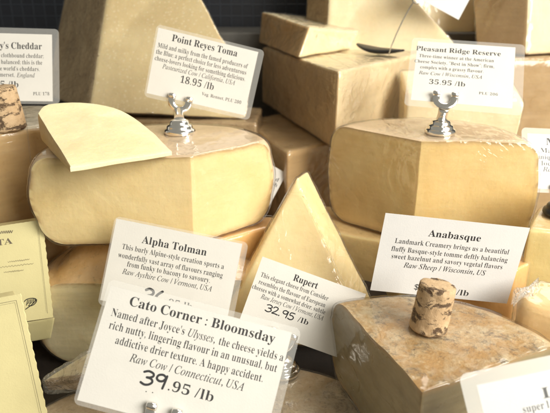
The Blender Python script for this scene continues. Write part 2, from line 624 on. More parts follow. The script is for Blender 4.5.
# ------------------------------------------------------------------ lettering: outlines of a serif alphabet
FONT_ROWS = [
    [512,[379,-15,-33,4,-25,13,-16,21,-7,29,-35,-28,-38,-21,-40,-12,-43,-4,-25,2,-22,6,-19,9,-16,13,-13,16,-9,18,-6,21,-2,22,4,32,12,28,20,26,29,23,36,20,46,21,55,20,64,19,0,76,-1,20,-3,16,-6,14,-8,12,-10,8,-13,6,-16,4,-19,1,-28,-2,-21,-6,-12,-10,-4,-14,4,-9,10,-17,11,-19,3,-19,-5,-24,-14,-19,-22,-13,-27,-4,-28,5,-20,14,-14,21,-4,28,2,17,4,16,8,15,10,15,14,13,16,11,18,10,20,9,22,7,25,5,25,3,28,1,50,-2,41,-8,34,-12,26,-17,19,-22,14,-28,8,-33,3,-39,0,-220,1,-21,2,-13,5,-6,9,-2,11,3,13,8,13,-21,-25,-25,-27,-17,-29,-11],[225,50,16,3,18,8,19,14,18,19,0,158,-52,-18,-38,-28,-22,-36,-8,-45,3,-33,9,-23,16,-14]],
    [537,[64,-17,0,595,-1,21,-1,18,-3,12,-4,9,-16,11,-27,5,0,24,194,0,0,-263,26,26,29,18,33,11,35,4,26,-2,24,-5,22,-9,22,-13,19,-16,17,-18,14,-22,13,-24,10,-26,7,-29,5,-30,1,-33,-2,-37,-5,-35,-9,-32,-12,-31,-16,-28,-18,-25,-22,-21,-23,-19,-27,-15,-28,-11,-29,-6,-32,-2,-33,4,-33,10,-32,18,-32,25,-77,-59],[272,21,24,3,21,10,16,16,12,23,9,31,6,37,4,45,1,52,-1,43,-4,37,-7,31,-9,25,-12,19,-16,13,-19,8,-23,3,-22,-4,-21,-11,-16,-19,-9,-23,0,-258,4,-35,13,-26,20,-15]],
    [437,[232,-15,-28,2,-26,6,-25,9,-24,14,-22,17,-19,20,-17,22,-15,26,-12,28,-8,30,-5,31,-2,33,2,35,6,34,9,31,14,30,16,26,19,24,23,21,25,18,27,14,28,11,30,6,32,2,34,-2,30,-6,26,-9,23,-14,17,-17,13,-18,7,-21,3,-23,-4,-25,-12,-19,-20,-13,-25,-4,-26,4,-19,13,-11,22,-4,30,1,16,1,15,-10,29,-32,9,-37,-10,-27,-31,-16,-51,-5,-71,2,-51,7,-45,12,-38,16,-31,20,-25,24,-18,26,-10,30,-4,26,3,26,9,24,16,24,22,20,-17,-40,-46,-45,-33,-51,-19]],
    [551,[208,-15,-25,2,-24,6,-23,9,-20,14,-20,16,-17,20,-14,22,-13,25,-10,27,-7,29,-5,31,-1,33,2,37,4,35,8,33,11,30,13,27,16,24,18,20,20,18,22,13,24,10,24,6,26,2,33,-4,31,-10,27,-18,24,-25,0,180,-4,26,-12,18,-21,9,-33,4,0,24,213,0,0,-566,2,-31,7,-20,14,-13,28,-7,0,-25,-42,-2,-46,-6,-51,-9,-55,-14,0,73,-23,-32,-29,-23,-33,-13],[255,42,23,5,23,15,10,10,9,12,7,14,5,15,0,247,-8,23,-17,19,-22,12,-26,4,-22,-3,-18,-9,-14,-14,-11,-20,-8,-27,-6,-33,-4,-39,-1,-45,1,-44,3,-38,6,-33,8,-26,11,-20,14,-14,17,-8]],
    [448,[229,-15,-28,2,-27,6,-25,9,-23,14,-21,16,-19,20,-17,24,-14,26,-11,29,-8,32,-5,34,-2,37,2,34,5,32,8,30,12,28,15,26,17,22,19,20,23,17,23,14,26,9,27,6,28,2,41,-4,36,-10,32,-18,28,-25,22,-31,15,-37,10,-43,3,-48,0,-11,-247,0,8,-80,24,-58,38,-35,53,-11,29,4,27,12,25,21,24,28,22,-20,-40,-54,-45,-38,-52,-23],[173,286,127,0,0,34,-1,29,-2,26,-4,21,-5,17,-19,22,-29,7,-29,-9,-21,-26,-13,-43,-4,-61]],
    [318,[22,0,0,24,22,3,15,6,9,8,6,11,3,20,1,37,0,303,-54,0,0,50,54,0,0,64,3,37,9,33,15,29,21,24,26,19,31,13,36,8,40,3,30,-2,26,-5,23,-9,19,-12,15,-15,11,-17,7,-18,2,-19,-4,-28,-13,-21,-19,-13,-22,-4,-24,4,-19,11,-12,16,-4,22,3,21,9,23,5,9,2,9,-6,12,-20,4,-25,-5,-14,-15,-7,-25,-2,-34,0,-119,83,0,0,-50,-83,0,0,-315,1,-21,3,-16,4,-13,7,-9,10,-6,13,-5,18,-2,21,-1,0,-24]],
    [487,[217,-209,-46,2,-39,5,-34,9,-27,12,-22,15,-15,17,-10,18,-3,20,5,23,15,20,26,16,35,14,-29,17,-21,20,-13,22,-4,24,2,18,5,17,9,15,12,15,16,14,20,14,25,13,28,13,-52,26,-37,34,-23,42,-7,50,2,23,4,21,9,20,11,19,14,16,17,15,19,13,22,11,23,9,25,6,27,4,28,1,29,-1,29,-4,28,-7,27,-9,125,0,0,-54,-73,0,15,-22,11,-23,7,-25,2,-26,-1,-21,-5,-20,-7,-19,-10,-18,-13,-16,-14,-14,-17,-13,-19,-10,-21,-8,-22,-6,-24,-4,-25,-1,-22,1,-23,1,-24,-4,-19,-10,-14,-16,-4,-19,4,-14,11,-11,19,-6,26,-2,51,0,37,-1,34,-2,29,-4,25,-6,21,-7,17,-10,15,-11,12,-13,8,-15,6,-17,4,-20,1,-22,-4,-34,-12,-30,-20,-27,-28,-22,-36,-18,-44,-13,-51,-7],[234,185,30,8,20,24,5,18,5,22,2,27,1,30,-1,31,-2,26,-5,22,-5,18,-20,23,-30,8,-30,-8,-19,-23,-7,-18,-4,-22,-3,-26,-1,-31,1,-30,3,-27,4,-22,7,-18,19,-24],[239,-173,67,5,48,14,28,23,10,33,-5,22,-16,14,-12,5,-15,3,-18,2,-21,1,-161,0,-15,-12,-11,-14,-7,-15,-2,-16,8,-25,24,-21,18,-8,22,-6,27,-4]],
    [567,[27,0,0,24,25,4,15,10,8,18,3,27,0,511,-2,27,-8,18,-15,11,-25,5,0,23,192,0,0,-281,30,34,34,24,37,14,41,5,57,-10,40,-30,25,-49,8,-70,0,-232,3,-27,7,-17,15,-11,24,-4,0,-24,-240,0,0,24,7,0,18,4,14,11,7,18,3,26,0,240,-1,19,-1,17,-3,14,-4,11,-14,15,-25,5,-23,-3,-21,-10,-20,-17,-18,-24,0,-267,2,-27,8,-17,14,-11,24,-4,0,-24]],
    [295,[150,539,-29,5,-24,17,-17,24,-5,29,5,30,17,24,24,17,29,5,29,-5,25,-17,16,-24,5,-30,-5,-29,-17,-24,-24,-17],[27,0,0,24,25,5,16,9,7,17,3,28,0,292,-2,31,-6,18,-15,9,-25,4,1,25,190,0,0,-379,2,-27,7,-17,14,-10,24,-5,0,-24]],
    [312,[158,541,-29,5,-24,16,-17,25,-5,29,6,30,16,24,24,17,29,5,30,-5,24,-17,17,-24,5,-30,-5,-29,-17,-24,-24,-16],[53,-209,-19,1,-17,2,-17,5,-16,6,-15,8,-13,8,-11,11,-10,11,-14,25,-4,28,4,25,12,19,20,13,25,4,25,-4,19,-11,13,-18,4,-22,-3,-16,-8,-16,-9,-15,-3,-8,8,-16,22,-5,27,6,14,19,4,14,2,16,2,19,0,20,0,452,-3,32,-9,20,-18,10,-32,4,0,24,204,0,0,-494,-3,-41,-9,-36,-15,-31,-21,-25,-27,-19,-32,-14,-36,-8]],
    [534,[26,0,0,24,26,5,16,10,7,17,3,27,0,509,-2,29,-6,19,-14,9,-26,5,1,24,189,0,0,-427,118,118,19,24,6,21,-13,17,-39,6,-5,0,0,25,208,0,0,-25,-28,-4,-27,-10,-26,-15,-24,-21,-78,-76,184,-260,21,-20,24,-7,0,-24,-246,0,0,24,9,0,25,6,8,17,-3,12,-8,14,-103,146,-22,-19,0,-117,2,-27,8,-17,14,-10,24,-5,0,-24]],
    [297,[27,0,0,24,25,5,16,9,7,17,3,28,0,509,-2,28,-6,19,-14,11,-26,4,0,24,191,0,0,-595,2,-27,7,-17,14,-10,24,-5,0,-24]],
    [825,[27,0,0,24,25,4,15,10,8,18,3,27,0,294,-2,27,-8,19,-15,11,-25,4,0,24,190,0,0,-68,30,35,32,25,35,15,38,5,46,-5,36,-16,26,-27,16,-37,31,37,34,27,38,16,42,5,56,-10,40,-30,24,-49,8,-70,0,-232,2,-27,8,-17,14,-11,24,-4,0,-24,-236,0,0,24,24,4,14,11,8,18,2,26,0,240,-1,19,-1,17,-3,14,-4,11,-14,15,-25,5,-21,-3,-21,-10,-19,-16,-18,-22,0,-270,2,-26,8,-18,14,-11,23,-4,0,-24,-233,0,0,24,24,4,14,11,8,18,2,26,0,240,-1,19,-1,16,-3,14,-4,12,-14,15,-25,5,-23,-3,-20,-10,-19,-17,-17,-24,0,-267,2,-26,7,-17,14,-11,23,-5,0,-24]],
    [567,[27,0,0,24,25,4,15,10,8,18,3,27,0,294,-2,27,-8,19,-15,11,-25,4,0,24,192,0,0,-64,30,33,33,24,38,14,41,5,57,-10,40,-30,25,-49,8,-70,0,-232,3,-27,7,-17,15,-11,24,-4,0,-24,-240,0,0,24,7,0,18,4,14,11,7,18,3,26,0,240,-1,19,-1,17,-3,14,-4,11,-14,15,-25,5,-23,-3,-21,-10,-20,-17,-18,-24,0,-267,2,-27,8,-17,14,-11,24,-4,0,-24]],
    [501,[251,-15,-32,2,-30,6,-28,10,-26,14,-24,17,-21,21,-19,23,-15,27,-12,28,-9,30,-5,32,-2,34,2,35,5,32,9,31,12,29,15,26,19,23,21,20,24,18,26,13,28,10,29,6,32,2,32,-2,29,-6,28,-9,26,-14,24,-17,21,-20,18,-23,16,-26,12,-29,9,-30,5,-34,2,-35,-2,-35,-5,-33,-9,-30,-12,-29,-16,-26,-18,-23,-21,-20,-23,-17,-26,-14,-28,-9,-29,-6],[251,17,19,3,17,7,13,13,11,18,4,11,4,15,2,17,3,20,1,23,1,26,1,28,0,31,-1,60,-3,50,-6,37,-8,27,-10,18,-13,14,-16,7,-19,3,-20,-3,-17,-8,-13,-13,-10,-18,-7,-27,-6,-38,-3,-48,-1,-60,0,-31,1,-29,1,-25,2,-23,2,-21,3,-17,4,-15,4,-11,11,-18,13,-13,16,-7]],
    [553,[26,-207,0,23,20,3,14,6,9,11,6,14,2,21,1,34,0,457,-1,21,-1,17,-3,13,-4,9,-14,11,-26,6,0,23,184,0,0,-71,25,37,30,26,35,16,40,5,26,-2,24,-6,22,-9,21,-14,19,-17,17,-20,14,-22,13,-25,9,-28,7,-30,5,-31,1,-33,-1,-36,-5,-33,-7,-32,-10,-29,-13,-28,-15,-24,-17,-21,-19,-17,-22,-15,-23,-10,-25,-6,-26,-2,-35,4,-31,12,-28,19,-24,28,0,-134,0,-19,2,-16,1,-14,3,-12,9,-18,14,-10,19,-6,26,-2,0,-24],[291,42,21,3,18,9,15,14,11,20,9,27,6,33,4,38,1,44,-1,43,-3,37,-6,32,-7,27,-10,20,-14,14,-17,8,-22,3,-22,-4,-20,-12,-18,-20,-16,-28,0,-248,13,-26,16,-19,20,-11]],
    [542,[260,-207,0,24,20,2,17,2,12,4,10,5,10,18,4,28,0,167,-26,-25,-29,-18,-32,-10,-35,-4,-26,2,-24,5,-23,9,-21,13,-19,16,-18,19,-14,21,-13,25,-10,26,-7,29,-5,30,-1,33,2,37,5,35,9,32,13,31,16,28,18,25,22,21,24,19,26,14,27,11,30,6,31,2,34,-3,33,-11,32,-17,31,-25,77,58,16,0,0,-601,3,-27,7,-18,15,-10,26,-4,0,-24],[266,44,22,4,21,11,16,18,8,23,0,259,-4,35,-12,25,-21,15,-29,5,-24,-3,-20,-9,-16,-16,-12,-22,-9,-29,-7,-36,-4,-42,-1,-50,1,-45,4,-39,7,-32,9,-26,12,-20,16,-14,19,-9]],
    [428,[27,0,0,24,25,5,16,9,7,17,3,28,0,292,-2,31,-7,19,-14,8,-25,4,1,25,186,0,0,-87,14,23,14,19,16,17,18,15,17,11,17,8,17,4,17,2,20,-1,17,-4,14,-7,12,-9,9,-12,7,-13,4,-15,1,-17,-4,-26,-13,-21,-20,-13,-25,-5,-23,3,-15,10,-12,13,-11,15,-12,11,-15,4,-20,-7,-20,-20,-8,-15,-6,-18,-4,-19,-1,-22,0,-203,4,-28,11,-17,21,-10,36,-4,0,-24]],
    [429,[225,-15,-21,1,-23,5,-25,7,-27,11,-9,3,-11,1,-20,-6,-13,-20,-23,0,0,170,26,0,8,-30,11,-26,14,-23,17,-20,19,-16,19,-11,21,-7,21,-2,33,4,24,14,15,20,5,27,-3,20,-10,18,-17,17,-24,14,-73,37,-24,13,-22,15,-17,15,-15,16,-11,17,-8,19,-5,19,-2,21,3,30,7,28,13,25,19,22,22,18,27,14,30,7,34,3,17,-1,20,-3,23,-6,26,-7,11,-2,10,-2,15,5,11,16,20,0,0,-145,-23,0,-9,25,-11,23,-13,19,-14,16,-17,12,-17,9,-18,5,-19,2,-28,-4,-21,-11,-13,-18,-4,-22,4,-22,12,-18,19,-16,27,-15,67,-33,24,-13,20,-14,17,-14,14,-15,10,-18,7,-19,5,-23,1,-25,-3,-34,-8,-31,-13,-26,-19,-23,-24,-18,-27,-14,-30,-7]],
    [340,[184,-14,-28,2,-23,5,-20,10,-15,13,-11,16,-8,21,-5,24,-2,29,0,309,-42,0,0,31,29,28,26,26,24,26,22,24,19,22,17,21,14,20,11,18,23,0,0,-169,94,0,0,-47,-94,0,0,-293,2,-27,6,-19,10,-12,17,-4,17,3,15,10,13,16,12,22,24,-13,-26,-49,-34,-35,-40,-21]],
    [558,[195,-15,-32,3,-27,7,-22,13,-17,18,-13,22,-9,27,-5,32,-2,37,0,225,-2,30,-7,22,-16,12,-26,5,0,24,194,0,0,-352,3,-23,11,-18,16,-12,22,-4,22,3,20,8,19,14,16,20,0,271,-3,32,-8,21,-17,12,-30,4,0,24,200,0,0,-358,3,-28,8,-18,16,-9,27,-5,0,-25,-43,-2,-47,-6,-51,-11,-55,-15,0,75,-13,-17,-15,-14,-17,-13,-18,-11,-19,-9,-20,-6,-21,-4]],
    [456,[212,-15,-155,384,-12,28,-12,22,-15,13,-22,5,0,25,248,0,0,-24,-12,0,-30,-7,-10,-20,2,-12,81,-217,76,194,6,18,2,11,-3,14,-11,11,-18,6,-24,2,0,24,151,0,0,-23,-24,-9,-16,-15,-13,-22,-14,-31,-149,-377]],
    [647,[182,-15,-157,409,-7,17,-9,13,-11,8,-14,5,0,25,222,0,0,-25,-17,-2,-11,-4,-6,-8,-2,-12,2,-15,6,-20,70,-187,66,161,-15,46,-8,21,-9,13,-12,6,-20,3,0,23,231,0,0,-25,-31,-7,-10,-19,1,-10,2,-11,57,-180,69,171,5,16,2,13,-3,12,-7,8,-15,5,-21,4,0,23,133,0,0,-23,-18,-4,-12,-11,-10,-18,-10,-22,-160,-399,-23,0,-98,308,-124,-308]],
    [475,[7,0,0,22,22,8,22,14,21,17,20,23,91,119,-119,189,-14,19,-14,13,-15,9,-15,4,0,25,245,0,0,-24,-31,-5,-11,-16,3,-12,10,-18,51,-81,60,76,12,18,4,15,-3,10,-8,7,-15,4,-24,2,0,24,164,0,0,-21,-21,-7,-21,-13,-22,-19,-21,-24,-83,-104,139,-220,9,-12,8,-10,10,-6,14,-3,0,-23,-244,0,0,24,20,1,14,4,8,6,3,10,-4,19,-14,24,-53,82,-60,-79,-14,-22,-5,-18,11,-22,33,-7,5,0,0,-22]],
    [447,[78,-209,-18,1,-17,5,-15,7,-13,10,-11,12,-8,15,-4,16,-2,18,4,24,13,22,20,15,26,5,24,-4,18,-10,12,-18,4,-22,0,-8,-1,-9,5,-13,13,-4,19,9,23,28,12,20,11,24,4,13,4,14,4,16,4,16,-155,380,-9,21,-8,16,-8,11,-6,7,-11,7,-17,2,-2,0,0,25,248,0,0,-25,-24,-2,-15,-4,-8,-8,-3,-14,2,-12,5,-15,78,-205,67,182,5,15,4,13,1,11,1,10,-3,14,-9,9,-17,5,-23,1,0,25,144,0,0,-25,-19,-5,-14,-14,-7,-11,-6,-13,-7,-15,-7,-18,-145,-397,-12,-33,-13,-28,-12,-25,-11,-21,-12,-17,-13,-14,-13,-12,-13,-9,-14,-6,-15,-4,-17,-3]],
    [436,[19,0,0,21,231,407,-59,0,-26,-1,-22,-5,-20,-7,-15,-10,-14,-14,-11,-19,-10,-23,-8,-27,-26,0,8,140,362,0,0,-29,-222,-396,40,0,33,2,28,5,24,9,20,12,16,16,15,22,13,26,11,31,24,0,-12,-160]],
    [650,[-13,0,0,27,27,5,21,13,10,11,9,15,10,18,9,22,234,583,27,-1,238,-564,11,-25,11,-21,9,-18,9,-14,21,-18,27,-6,0,-27,-319,0,0,27,35,3,26,7,15,13,5,18,-4,20,-12,33,-30,76,-222,0,-37,-92,-3,-8,-1,-9,-2,-16,5,-20,13,-14,23,-8,32,-3,6,0,0,-27],[169,239,191,0,-97,236]],
    [659,[24,0,0,26,23,2,20,5,15,6,11,9,8,12,6,16,3,21,1,25,0,427,0,20,-2,18,-2,15,-4,12,-11,19,-16,12,-23,6,-30,2,0,25,305,0,115,-10,82,-29,49,-49,16,-68,-10,-56,-31,-44,-51,-33,-71,-21,86,-25,61,-36,37,-50,12,-61,-4,-44,-14,-39,-22,-33,-30,-28,-39,-23,-46,-16,-54,-10,-60,-3],[271,375,9,0,37,2,31,6,25,9,19,14,14,18,10,24,6,30,2,36,-1,32,-5,27,-7,23,-10,18,-14,14,-17,10,-22,6,-26,2,-28,-3,-14,-10,-7,-20,-2,-31],[330,36,30,2,25,7,21,12,16,16,11,21,8,27,5,32,2,38,-2,39,-7,32,-11,26,-15,21,-21,15,-27,11,-32,7,-39,2,-23,0,0,-247,3,-29,10,-18,17,-11]],
    [697,[382,-16,-49,3,-45,8,-43,15,-40,20,-37,24,-33,30,-28,33,-24,39,-19,41,-14,45,-8,47,-3,51,3,50,8,47,14,44,20,42,24,37,29,34,32,29,38,25,40,19,44,15,46,8,49,3,36,-2,38,-8,42,-11,45,-17,15,-5,15,-2,17,3,13,8,10,14,7,20,26,0,0,-234,-25,0,-19,44,-22,39,-25,35,-28,29,-32,24,-33,17,-34,10,-37,3,-79,-20,-57,-61,-34,-101,-11,-141,13,-132,37,-94,62,-57,88,-19,30,2,30,6,29,10,30,14,29,17,27,21,25,25,24,28,28,-26,-56,-65,-66,-46,-76,-28]],
    [738,[30,0,0,26,22,2,17,4,14,5,11,7,7,10,5,15,3,19,1,23,0,446,-1,27,-4,22,-6,17,-8,12,-12,8,-15,5,-19,4,-23,1,0,25,308,0,85,-5,73,-17,63,-28,53,-38,40,-49,30,-58,17,-67,6,-77,-22,-148,-67,-106,-112,-64,-156,-21],[331,36,46,5,39,14,33,23,27,34,20,42,14,53,9,62,3,72,-12,133,-35,95,-60,57,-83,19,-31,-4,-19,-10,-8,-22,-3,-36,0,-466,3,-35,8,-21,18,-11]],
    [658,[21,0,0,25,24,1,21,4,15,6,12,8,8,12,6,16,4,20,1,24,0,433,-1,30,-4,24,-6,18,-8,13,-12,8,-15,6,-19,4,-23,1,0,25,570,0,0,-202,-23,0,-9,43,-13,36,-19,28,-23,22,-30,16,-37,11,-44,7,-51,2,-28,-1,-19,-2,-13,-6,-8,-11,-4,-18,-1,-25,0,-212,16,0,31,2,27,7,22,10,18,16,14,20,12,25,10,31,7,37,24,0,0,-338,-25,0,-3,28,-5,26,-6,21,-7,19,-10,16,-11,13,-13,10,-14,9,-17,5,-20,5,-22,2,-24,1,-4,0,0,-231,3,-31,11,-17,21,-8,36,-3,35,1,32,3,30,5,27,8,24,9,22,12,21,15,18,18,17,20,16,24,14,27,13,30,28,0,-41,-213]],
    [602,[23,0,0,26,24,3,19,5,16,7,11,9,8,12,6,17,3,21,1,25,0,433,-1,25,-4,20,-6,16,-8,11,-12,8,-16,7,-19,5,-24,3,0,25,565,0,0,-202,-24,0,-6,29,-7,27,-9,22,-11,20,-13,17,-15,14,-19,12,-20,9,-25,7,-28,5,-31,3,-36,1,-26,-1,-18,-1,-13,-5,-8,-8,-5,-13,-1,-21,0,-225,12,0,31,2,26,7,23,10,18,16,15,20,12,25,9,31,6,37,27,0,0,-340,-26,0,-6,41,-9,34,-12,27,-15,21,-18,15,-23,10,-28,7,-32,2,-10,0,0,-213,2,-32,7,-24,12,-18,20,-11,13,-4,17,-2,18,-2,22,-1,0,-26]],
    [756,[399,-15,-52,3,-49,8,-46,14,-41,19,-38,24,-34,29,-29,33,-24,38,-20,42,-14,45,-8,49,-3,52,3,50,8,48,14,44,20,41,24,37,28,34,33,28,37,25,40,20,42,14,45,8,48,3,40,-2,41,-7,42,-12,44,-16,14,-5,13,-2,15,3,12,8,10,13,10,20,27,0,0,-235,-26,0,-11,30,-14,27,-14,25,-17,24,-18,21,-19,19,-21,17,-21,14,-22,11,-23,8,-23,4,-24,2,-79,-20,-57,-60,-34,-101,-11,-140,3,-74,10,-64,16,-55,22,-45,28,-36,33,-26,38,-15,43,-5,26,1,22,4,18,7,13,10,9,12,7,15,4,17,1,21,0,84,-1,22,-4,17,-6,14,-9,11,-12,7,-18,5,-22,4,-28,1,0,24,335,0,0,-24,-22,-1,-19,-4,-14,-5,-10,-7,-7,-10,-5,-14,-3,-17,-1,-22,0,-148,-66,-25,-66,-19,-66,-10]],
    [779,[23,0,0,26,24,2,19,4,16,7,11,8,8,12,6,16,3,20,1,25,0,444,-1,22,-4,19,-5,15,-8,11,-12,9,-15,6,-19,5,-23,2,0,25,336,0,0,-25,-32,-4,-24,-6,-16,-10,-10,-15,-5,-23,-2,-31,0,-191,238,0,0,191,-2,31,-5,23,-9,15,-16,10,-24,6,-33,4,0,25,335,0,0,-25,-24,-3,-19,-4,-15,-7,-11,-7,-7,-11,-6,-15,-3,-19,-1,-23,0,-444,1,-23,3,-20,6,-16,8,-12,10,-9,15,-7,20,-5,23,-2,0,-26,-335,0,0,26,24,2,19,4,16,6,11,8,8,11,6,16,4,21,1,26,0,209,-238,0,0,-209,1,-25,3,-20,6,-16,8,-12,11,-8,16,-7,20,-4,24,-2,0,-26]],
    [388,[20,0,0,26,23,3,20,5,16,6,12,8,9,10,7,15,4,17,1,22,0,464,-1,21,-4,17,-5,13,-8,10,-11,6,-16,5,-21,3,-26,2,0,25,344,0,0,-25,-24,-2,-21,-3,-16,-5,-11,-6,-9,-10,-6,-13,-4,-17,-1,-21,0,-461,2,-28,5,-21,10,-16,18,-11,11,-4,14,-4,16,-3,18,-2,0,-26]],
    [492,[162,-97,-23,1,-22,3,-21,6,-19,7,-18,9,-16,11,-14,13,-12,14,-10,15,-6,17,-5,17,-1,18,1,17,4,15,7,13,9,12,23,15,27,5,29,-5,23,-14,15,-22,5,-29,-3,-22,-9,-21,-9,-17,-3,-10,11,-23,31,-8,31,6,20,17,5,13,5,16,2,18,1,22,0,514,0,19,-2,17,-2,15,-4,12,-12,19,-18,13,-12,4,-15,3,-17,3,-20,2,0,25,350,0,0,-25,-33,-4,-23,-7,-16,-12,-9,-18,-3,-13,-2,-15,-2,-17,0,-21,0,-414,-14,-100,-40,-72,-69,-43]],
    [760,[24,0,0,26,24,2,20,4,15,7,11,8,8,12,6,16,3,20,1,25,0,444,-1,22,-4,19,-5,15,-8,12,-12,8,-15,7,-19,4,-23,2,0,25,336,0,0,-25,-32,-4,-24,-6,-16,-10,-10,-15,-5,-23,-2,-31,0,-216,206,208,18,20,13,17,7,16,3,14,-5,13,-16,10,-27,5,-38,2,0,25,290,0,0,-25,-13,0,-45,-7,-47,-22,-51,-36,-54,-51,-110,-113,287,-355,18,-19,17,-13,21,-8,27,-3,0,-26,-355,0,0,26,20,0,18,1,13,1,10,3,14,9,4,11,-6,19,-20,28,-174,220,-25,-23,0,-175,1,-25,4,-20,5,-16,8,-12,11,-8,16,-7,20,-4,24,-2,0,-26]],
    [635,[23,0,0,26,24,2,19,4,16,7,11,8,8,12,6,16,3,20,1,25,0,444,-1,23,-4,19,-5,15,-8,12,-12,8,-15,6,-19,4,-23,2,0,25,348,0,0,-25,-19,0,-16,-2,-15,-2,-12,-3,-19,-10,-11,-16,-7,-23,-2,-33,0,-441,1,-31,4,-22,8,-15,14,-8,20,-5,30,-1,35,1,31,3,29,6,26,8,23,10,21,14,20,16,18,20,16,22,15,26,14,30,13,33,27,0,-38,-230]],
    [944,[21,0,0,26,23,2,20,4,15,7,13,8,8,12,7,15,4,20,1,24,0,451,-2,29,-5,21,-10,15,-16,10,-24,6,-33,3,0,25,253,0,197,-466,197,466,250,0,0,-25,-22,-3,-19,-5,-14,-6,-11,-9,-9,-11,-5,-15,-4,-19,-1,-22,0,-436,0,-20,2,-17,2,-14,3,-12,10,-19,15,-10,22,-6,30,-3,0,-26,-329,0,0,26,32,4,23,7,16,11,10,18,5,24,2,34,0,470,-248,-594,-27,0,-245,579,0,-460,1,-26,4,-21,7,-17,9,-11,13,-8,16,-5,21,-4,24,-1,0,-26]],
    [735,[600,-16,-441,537,0,-404,1,-24,3,-20,6,-16,8,-11,11,-8,15,-6,20,-4,25,-2,0,-26,-221,0,0,26,31,3,23,6,15,10,10,17,5,23,2,32,0,461,-23,28,-17,20,-12,13,-7,6,-12,5,-15,3,0,25,206,0,349,-427,0,311,-2,32,-5,23,-10,15,-16,11,-23,6,-33,4,0,25,221,0,0,-25,-24,-2,-19,-4,-15,-6,-11,-8,-7,-12,-6,-16,-3,-20,-1,-24,0,-577]],
    [782,[388,-16,-36,2,-35,5,-34,8,-32,12,-31,15,-28,17,-27,20,-24,23,-23,25,-20,27,-17,30,-14,31,-11,33,-8,35,-5,35,-2,37,2,37,5,35,8,35,11,33,14,31,17,29,20,27,23,26,25,22,27,21,29,17,32,15,33,12,34,8,36,5,38,2,36,-2,35,-5,34,-8,32,-11,31,-15,28,-17,27,-20,24,-22,22,-25,20,-27,17,-30,15,-31,11,-33,8,-35,5,-36,2,-38,-2,-37,-5,-36,-8,-34,-11,-33,-15,-31,-17,-30,-20,-27,-23,-25,-25,-23,-27,-20,-29,-17,-31,-15,-33,-12,-35,-8,-36,-5],[394,18,75,20,53,60,32,101,11,140,-3,74,-9,65,-15,55,-20,46,-26,35,-31,26,-35,15,-39,5,-75,-20,-53,-60,-32,-101,-11,-140,3,-74,9,-64,15,-55,21,-46,26,-36,31,-25,34,-16]],
    [622,[23,0,0,26,24,2,19,4,16,7,11,8,8,12,6,16,3,20,1,25,0,444,-1,22,-4,19,-5,15,-8,11,-12,9,-15,6,-19,5,-23,2,0,25,294,0,59,-1,51,-5,40,-7,32,-10,24,-12,22,-15,18,-17,16,-19,13,-21,9,-24,5,-26,2,-27,-4,-40,-12,-37,-19,-32,-28,-27,-35,-23,-43,-16,-50,-10,-58,-3,-89,0,0,-186,1,-25,3,-20,6,-16,8,-12,11,-8,16,-7,20,-4,24,-2,0,-26],[271,342,29,0,34,2,29,7,24,10,18,15,13,20,9,26,6,31,2,37,-2,36,-4,32,-8,26,-11,21,-16,16,-19,12,-24,7,-29,2,-25,-3,-15,-8,-8,-15,-3,-23]],
    [782,[563,-172,-94,11,-79,32,-64,53,-48,75,-36,14,-33,18,-30,20,-28,24,-25,25,-22,29,-19,30,-15,33,-13,35,-9,36,-5,37,-2,39,2,37,5,35,8,35,11,33,14,31,17,29,20,27,23,26,25,22,27,21,29,17,32,15,33,12,34,8,36,5,38,2,36,-2,35,-5,34,-8,32,-11,31,-15,28,-17,27,-20,24,-22,22,-25,20,-27,17,-30,15,-31,11,-33,8,-35,5,-36,2,-38,-4,-59,-12,-54,-21,-51,-29,-47,-36,-42,-43,-36,-49,-28,-56,-22,32,-53,38,-37,47,-23,53,-7,16,1,17,2,18,3,19,5,5,-28,-45,-15,-44,-11,-43,-7],[395,18,75,20,53,60,32,101,11,140,-3,74,-9,65,-15,55,-21,46,-26,35,-31,26,-35,15,-39,5,-75,-20,-53,-60,-32,-101,-11,-140,3,-74,9,-64,15,-55,22,-46,26,-36,30,-25,35,-16]],
    [704,[23,0,0,26,24,2,19,4,16,7,11,8,8,12,6,16,3,20,1,25,0,444,-1,22,-4,19,-5,15,-8,11,-12,9,-15,6,-19,5,-23,2,0,25,299,0,70,-3,61,-8,51,-14,42,-19,32,-25,24,-31,13,-37,5,-43,-9,-57,-29,-46,-48,-36,-66,-26,174,-258,16,-22,15,-15,16,-9,22,-3,3,0,0,-26,-211,0,-204,316,-29,0,0,-196,1,-25,3,-20,6,-16,8,-12,11,-8,16,-7,20,-4,24,-2,0,-26],[271,348,32,0,36,2,31,7,26,12,21,16,15,20,11,27,7,31,2,37,-7,62,-22,45,-37,26,-52,9,-33,-3,-19,-10,-8,-20,-3,-35]],
    [581,[64,-16,0,251,29,0,14,-51,16,-44,20,-36,23,-30,26,-23,30,-16,34,-10,37,-3,27,2,24,6,21,10,18,14,14,16,10,19,6,21,2,23,-5,31,-15,28,-25,25,-35,21,-93,46,-41,22,-34,23,-29,23,-23,24,-18,26,-13,28,-7,31,-3,33,2,29,4,28,9,25,11,24,14,21,17,18,19,16,22,14,23,11,25,8,27,4,28,2,15,0,17,-2,17,-2,18,-3,18,-4,19,-4,20,-6,21,-6,14,-3,12,-2,21,8,10,24,28,0,0,-219,-25,0,-8,27,-10,26,-11,23,-14,22,-15,20,-16,17,-18,16,-18,13,-20,10,-20,7,-20,5,-21,1,-24,-2,-22,-5,-19,-8,-16,-12,-13,-14,-10,-17,-5,-18,-2,-20,2,-19,5,-17,8,-15,11,-14,15,-13,17,-12,21,-13,24,-12,96,-45,29,-14,25,-15,23,-15,19,-15,15,-16,14,-16,11,-17,8,-18,6,-19,4,-19,3,-22,1,-22,-2,-31,-6,-29,-9,-27,-13,-25,-17,-23,-20,-20,-24,-17,-26,-14,-29,-12,-32,-8,-34,-5,-37,-2,-25,1,-25,2,-25,5,-24,8,-23,8,-17,5,-13,3,-8,1,-14,-2,-9,-5,-6,-11,-6,-16]],
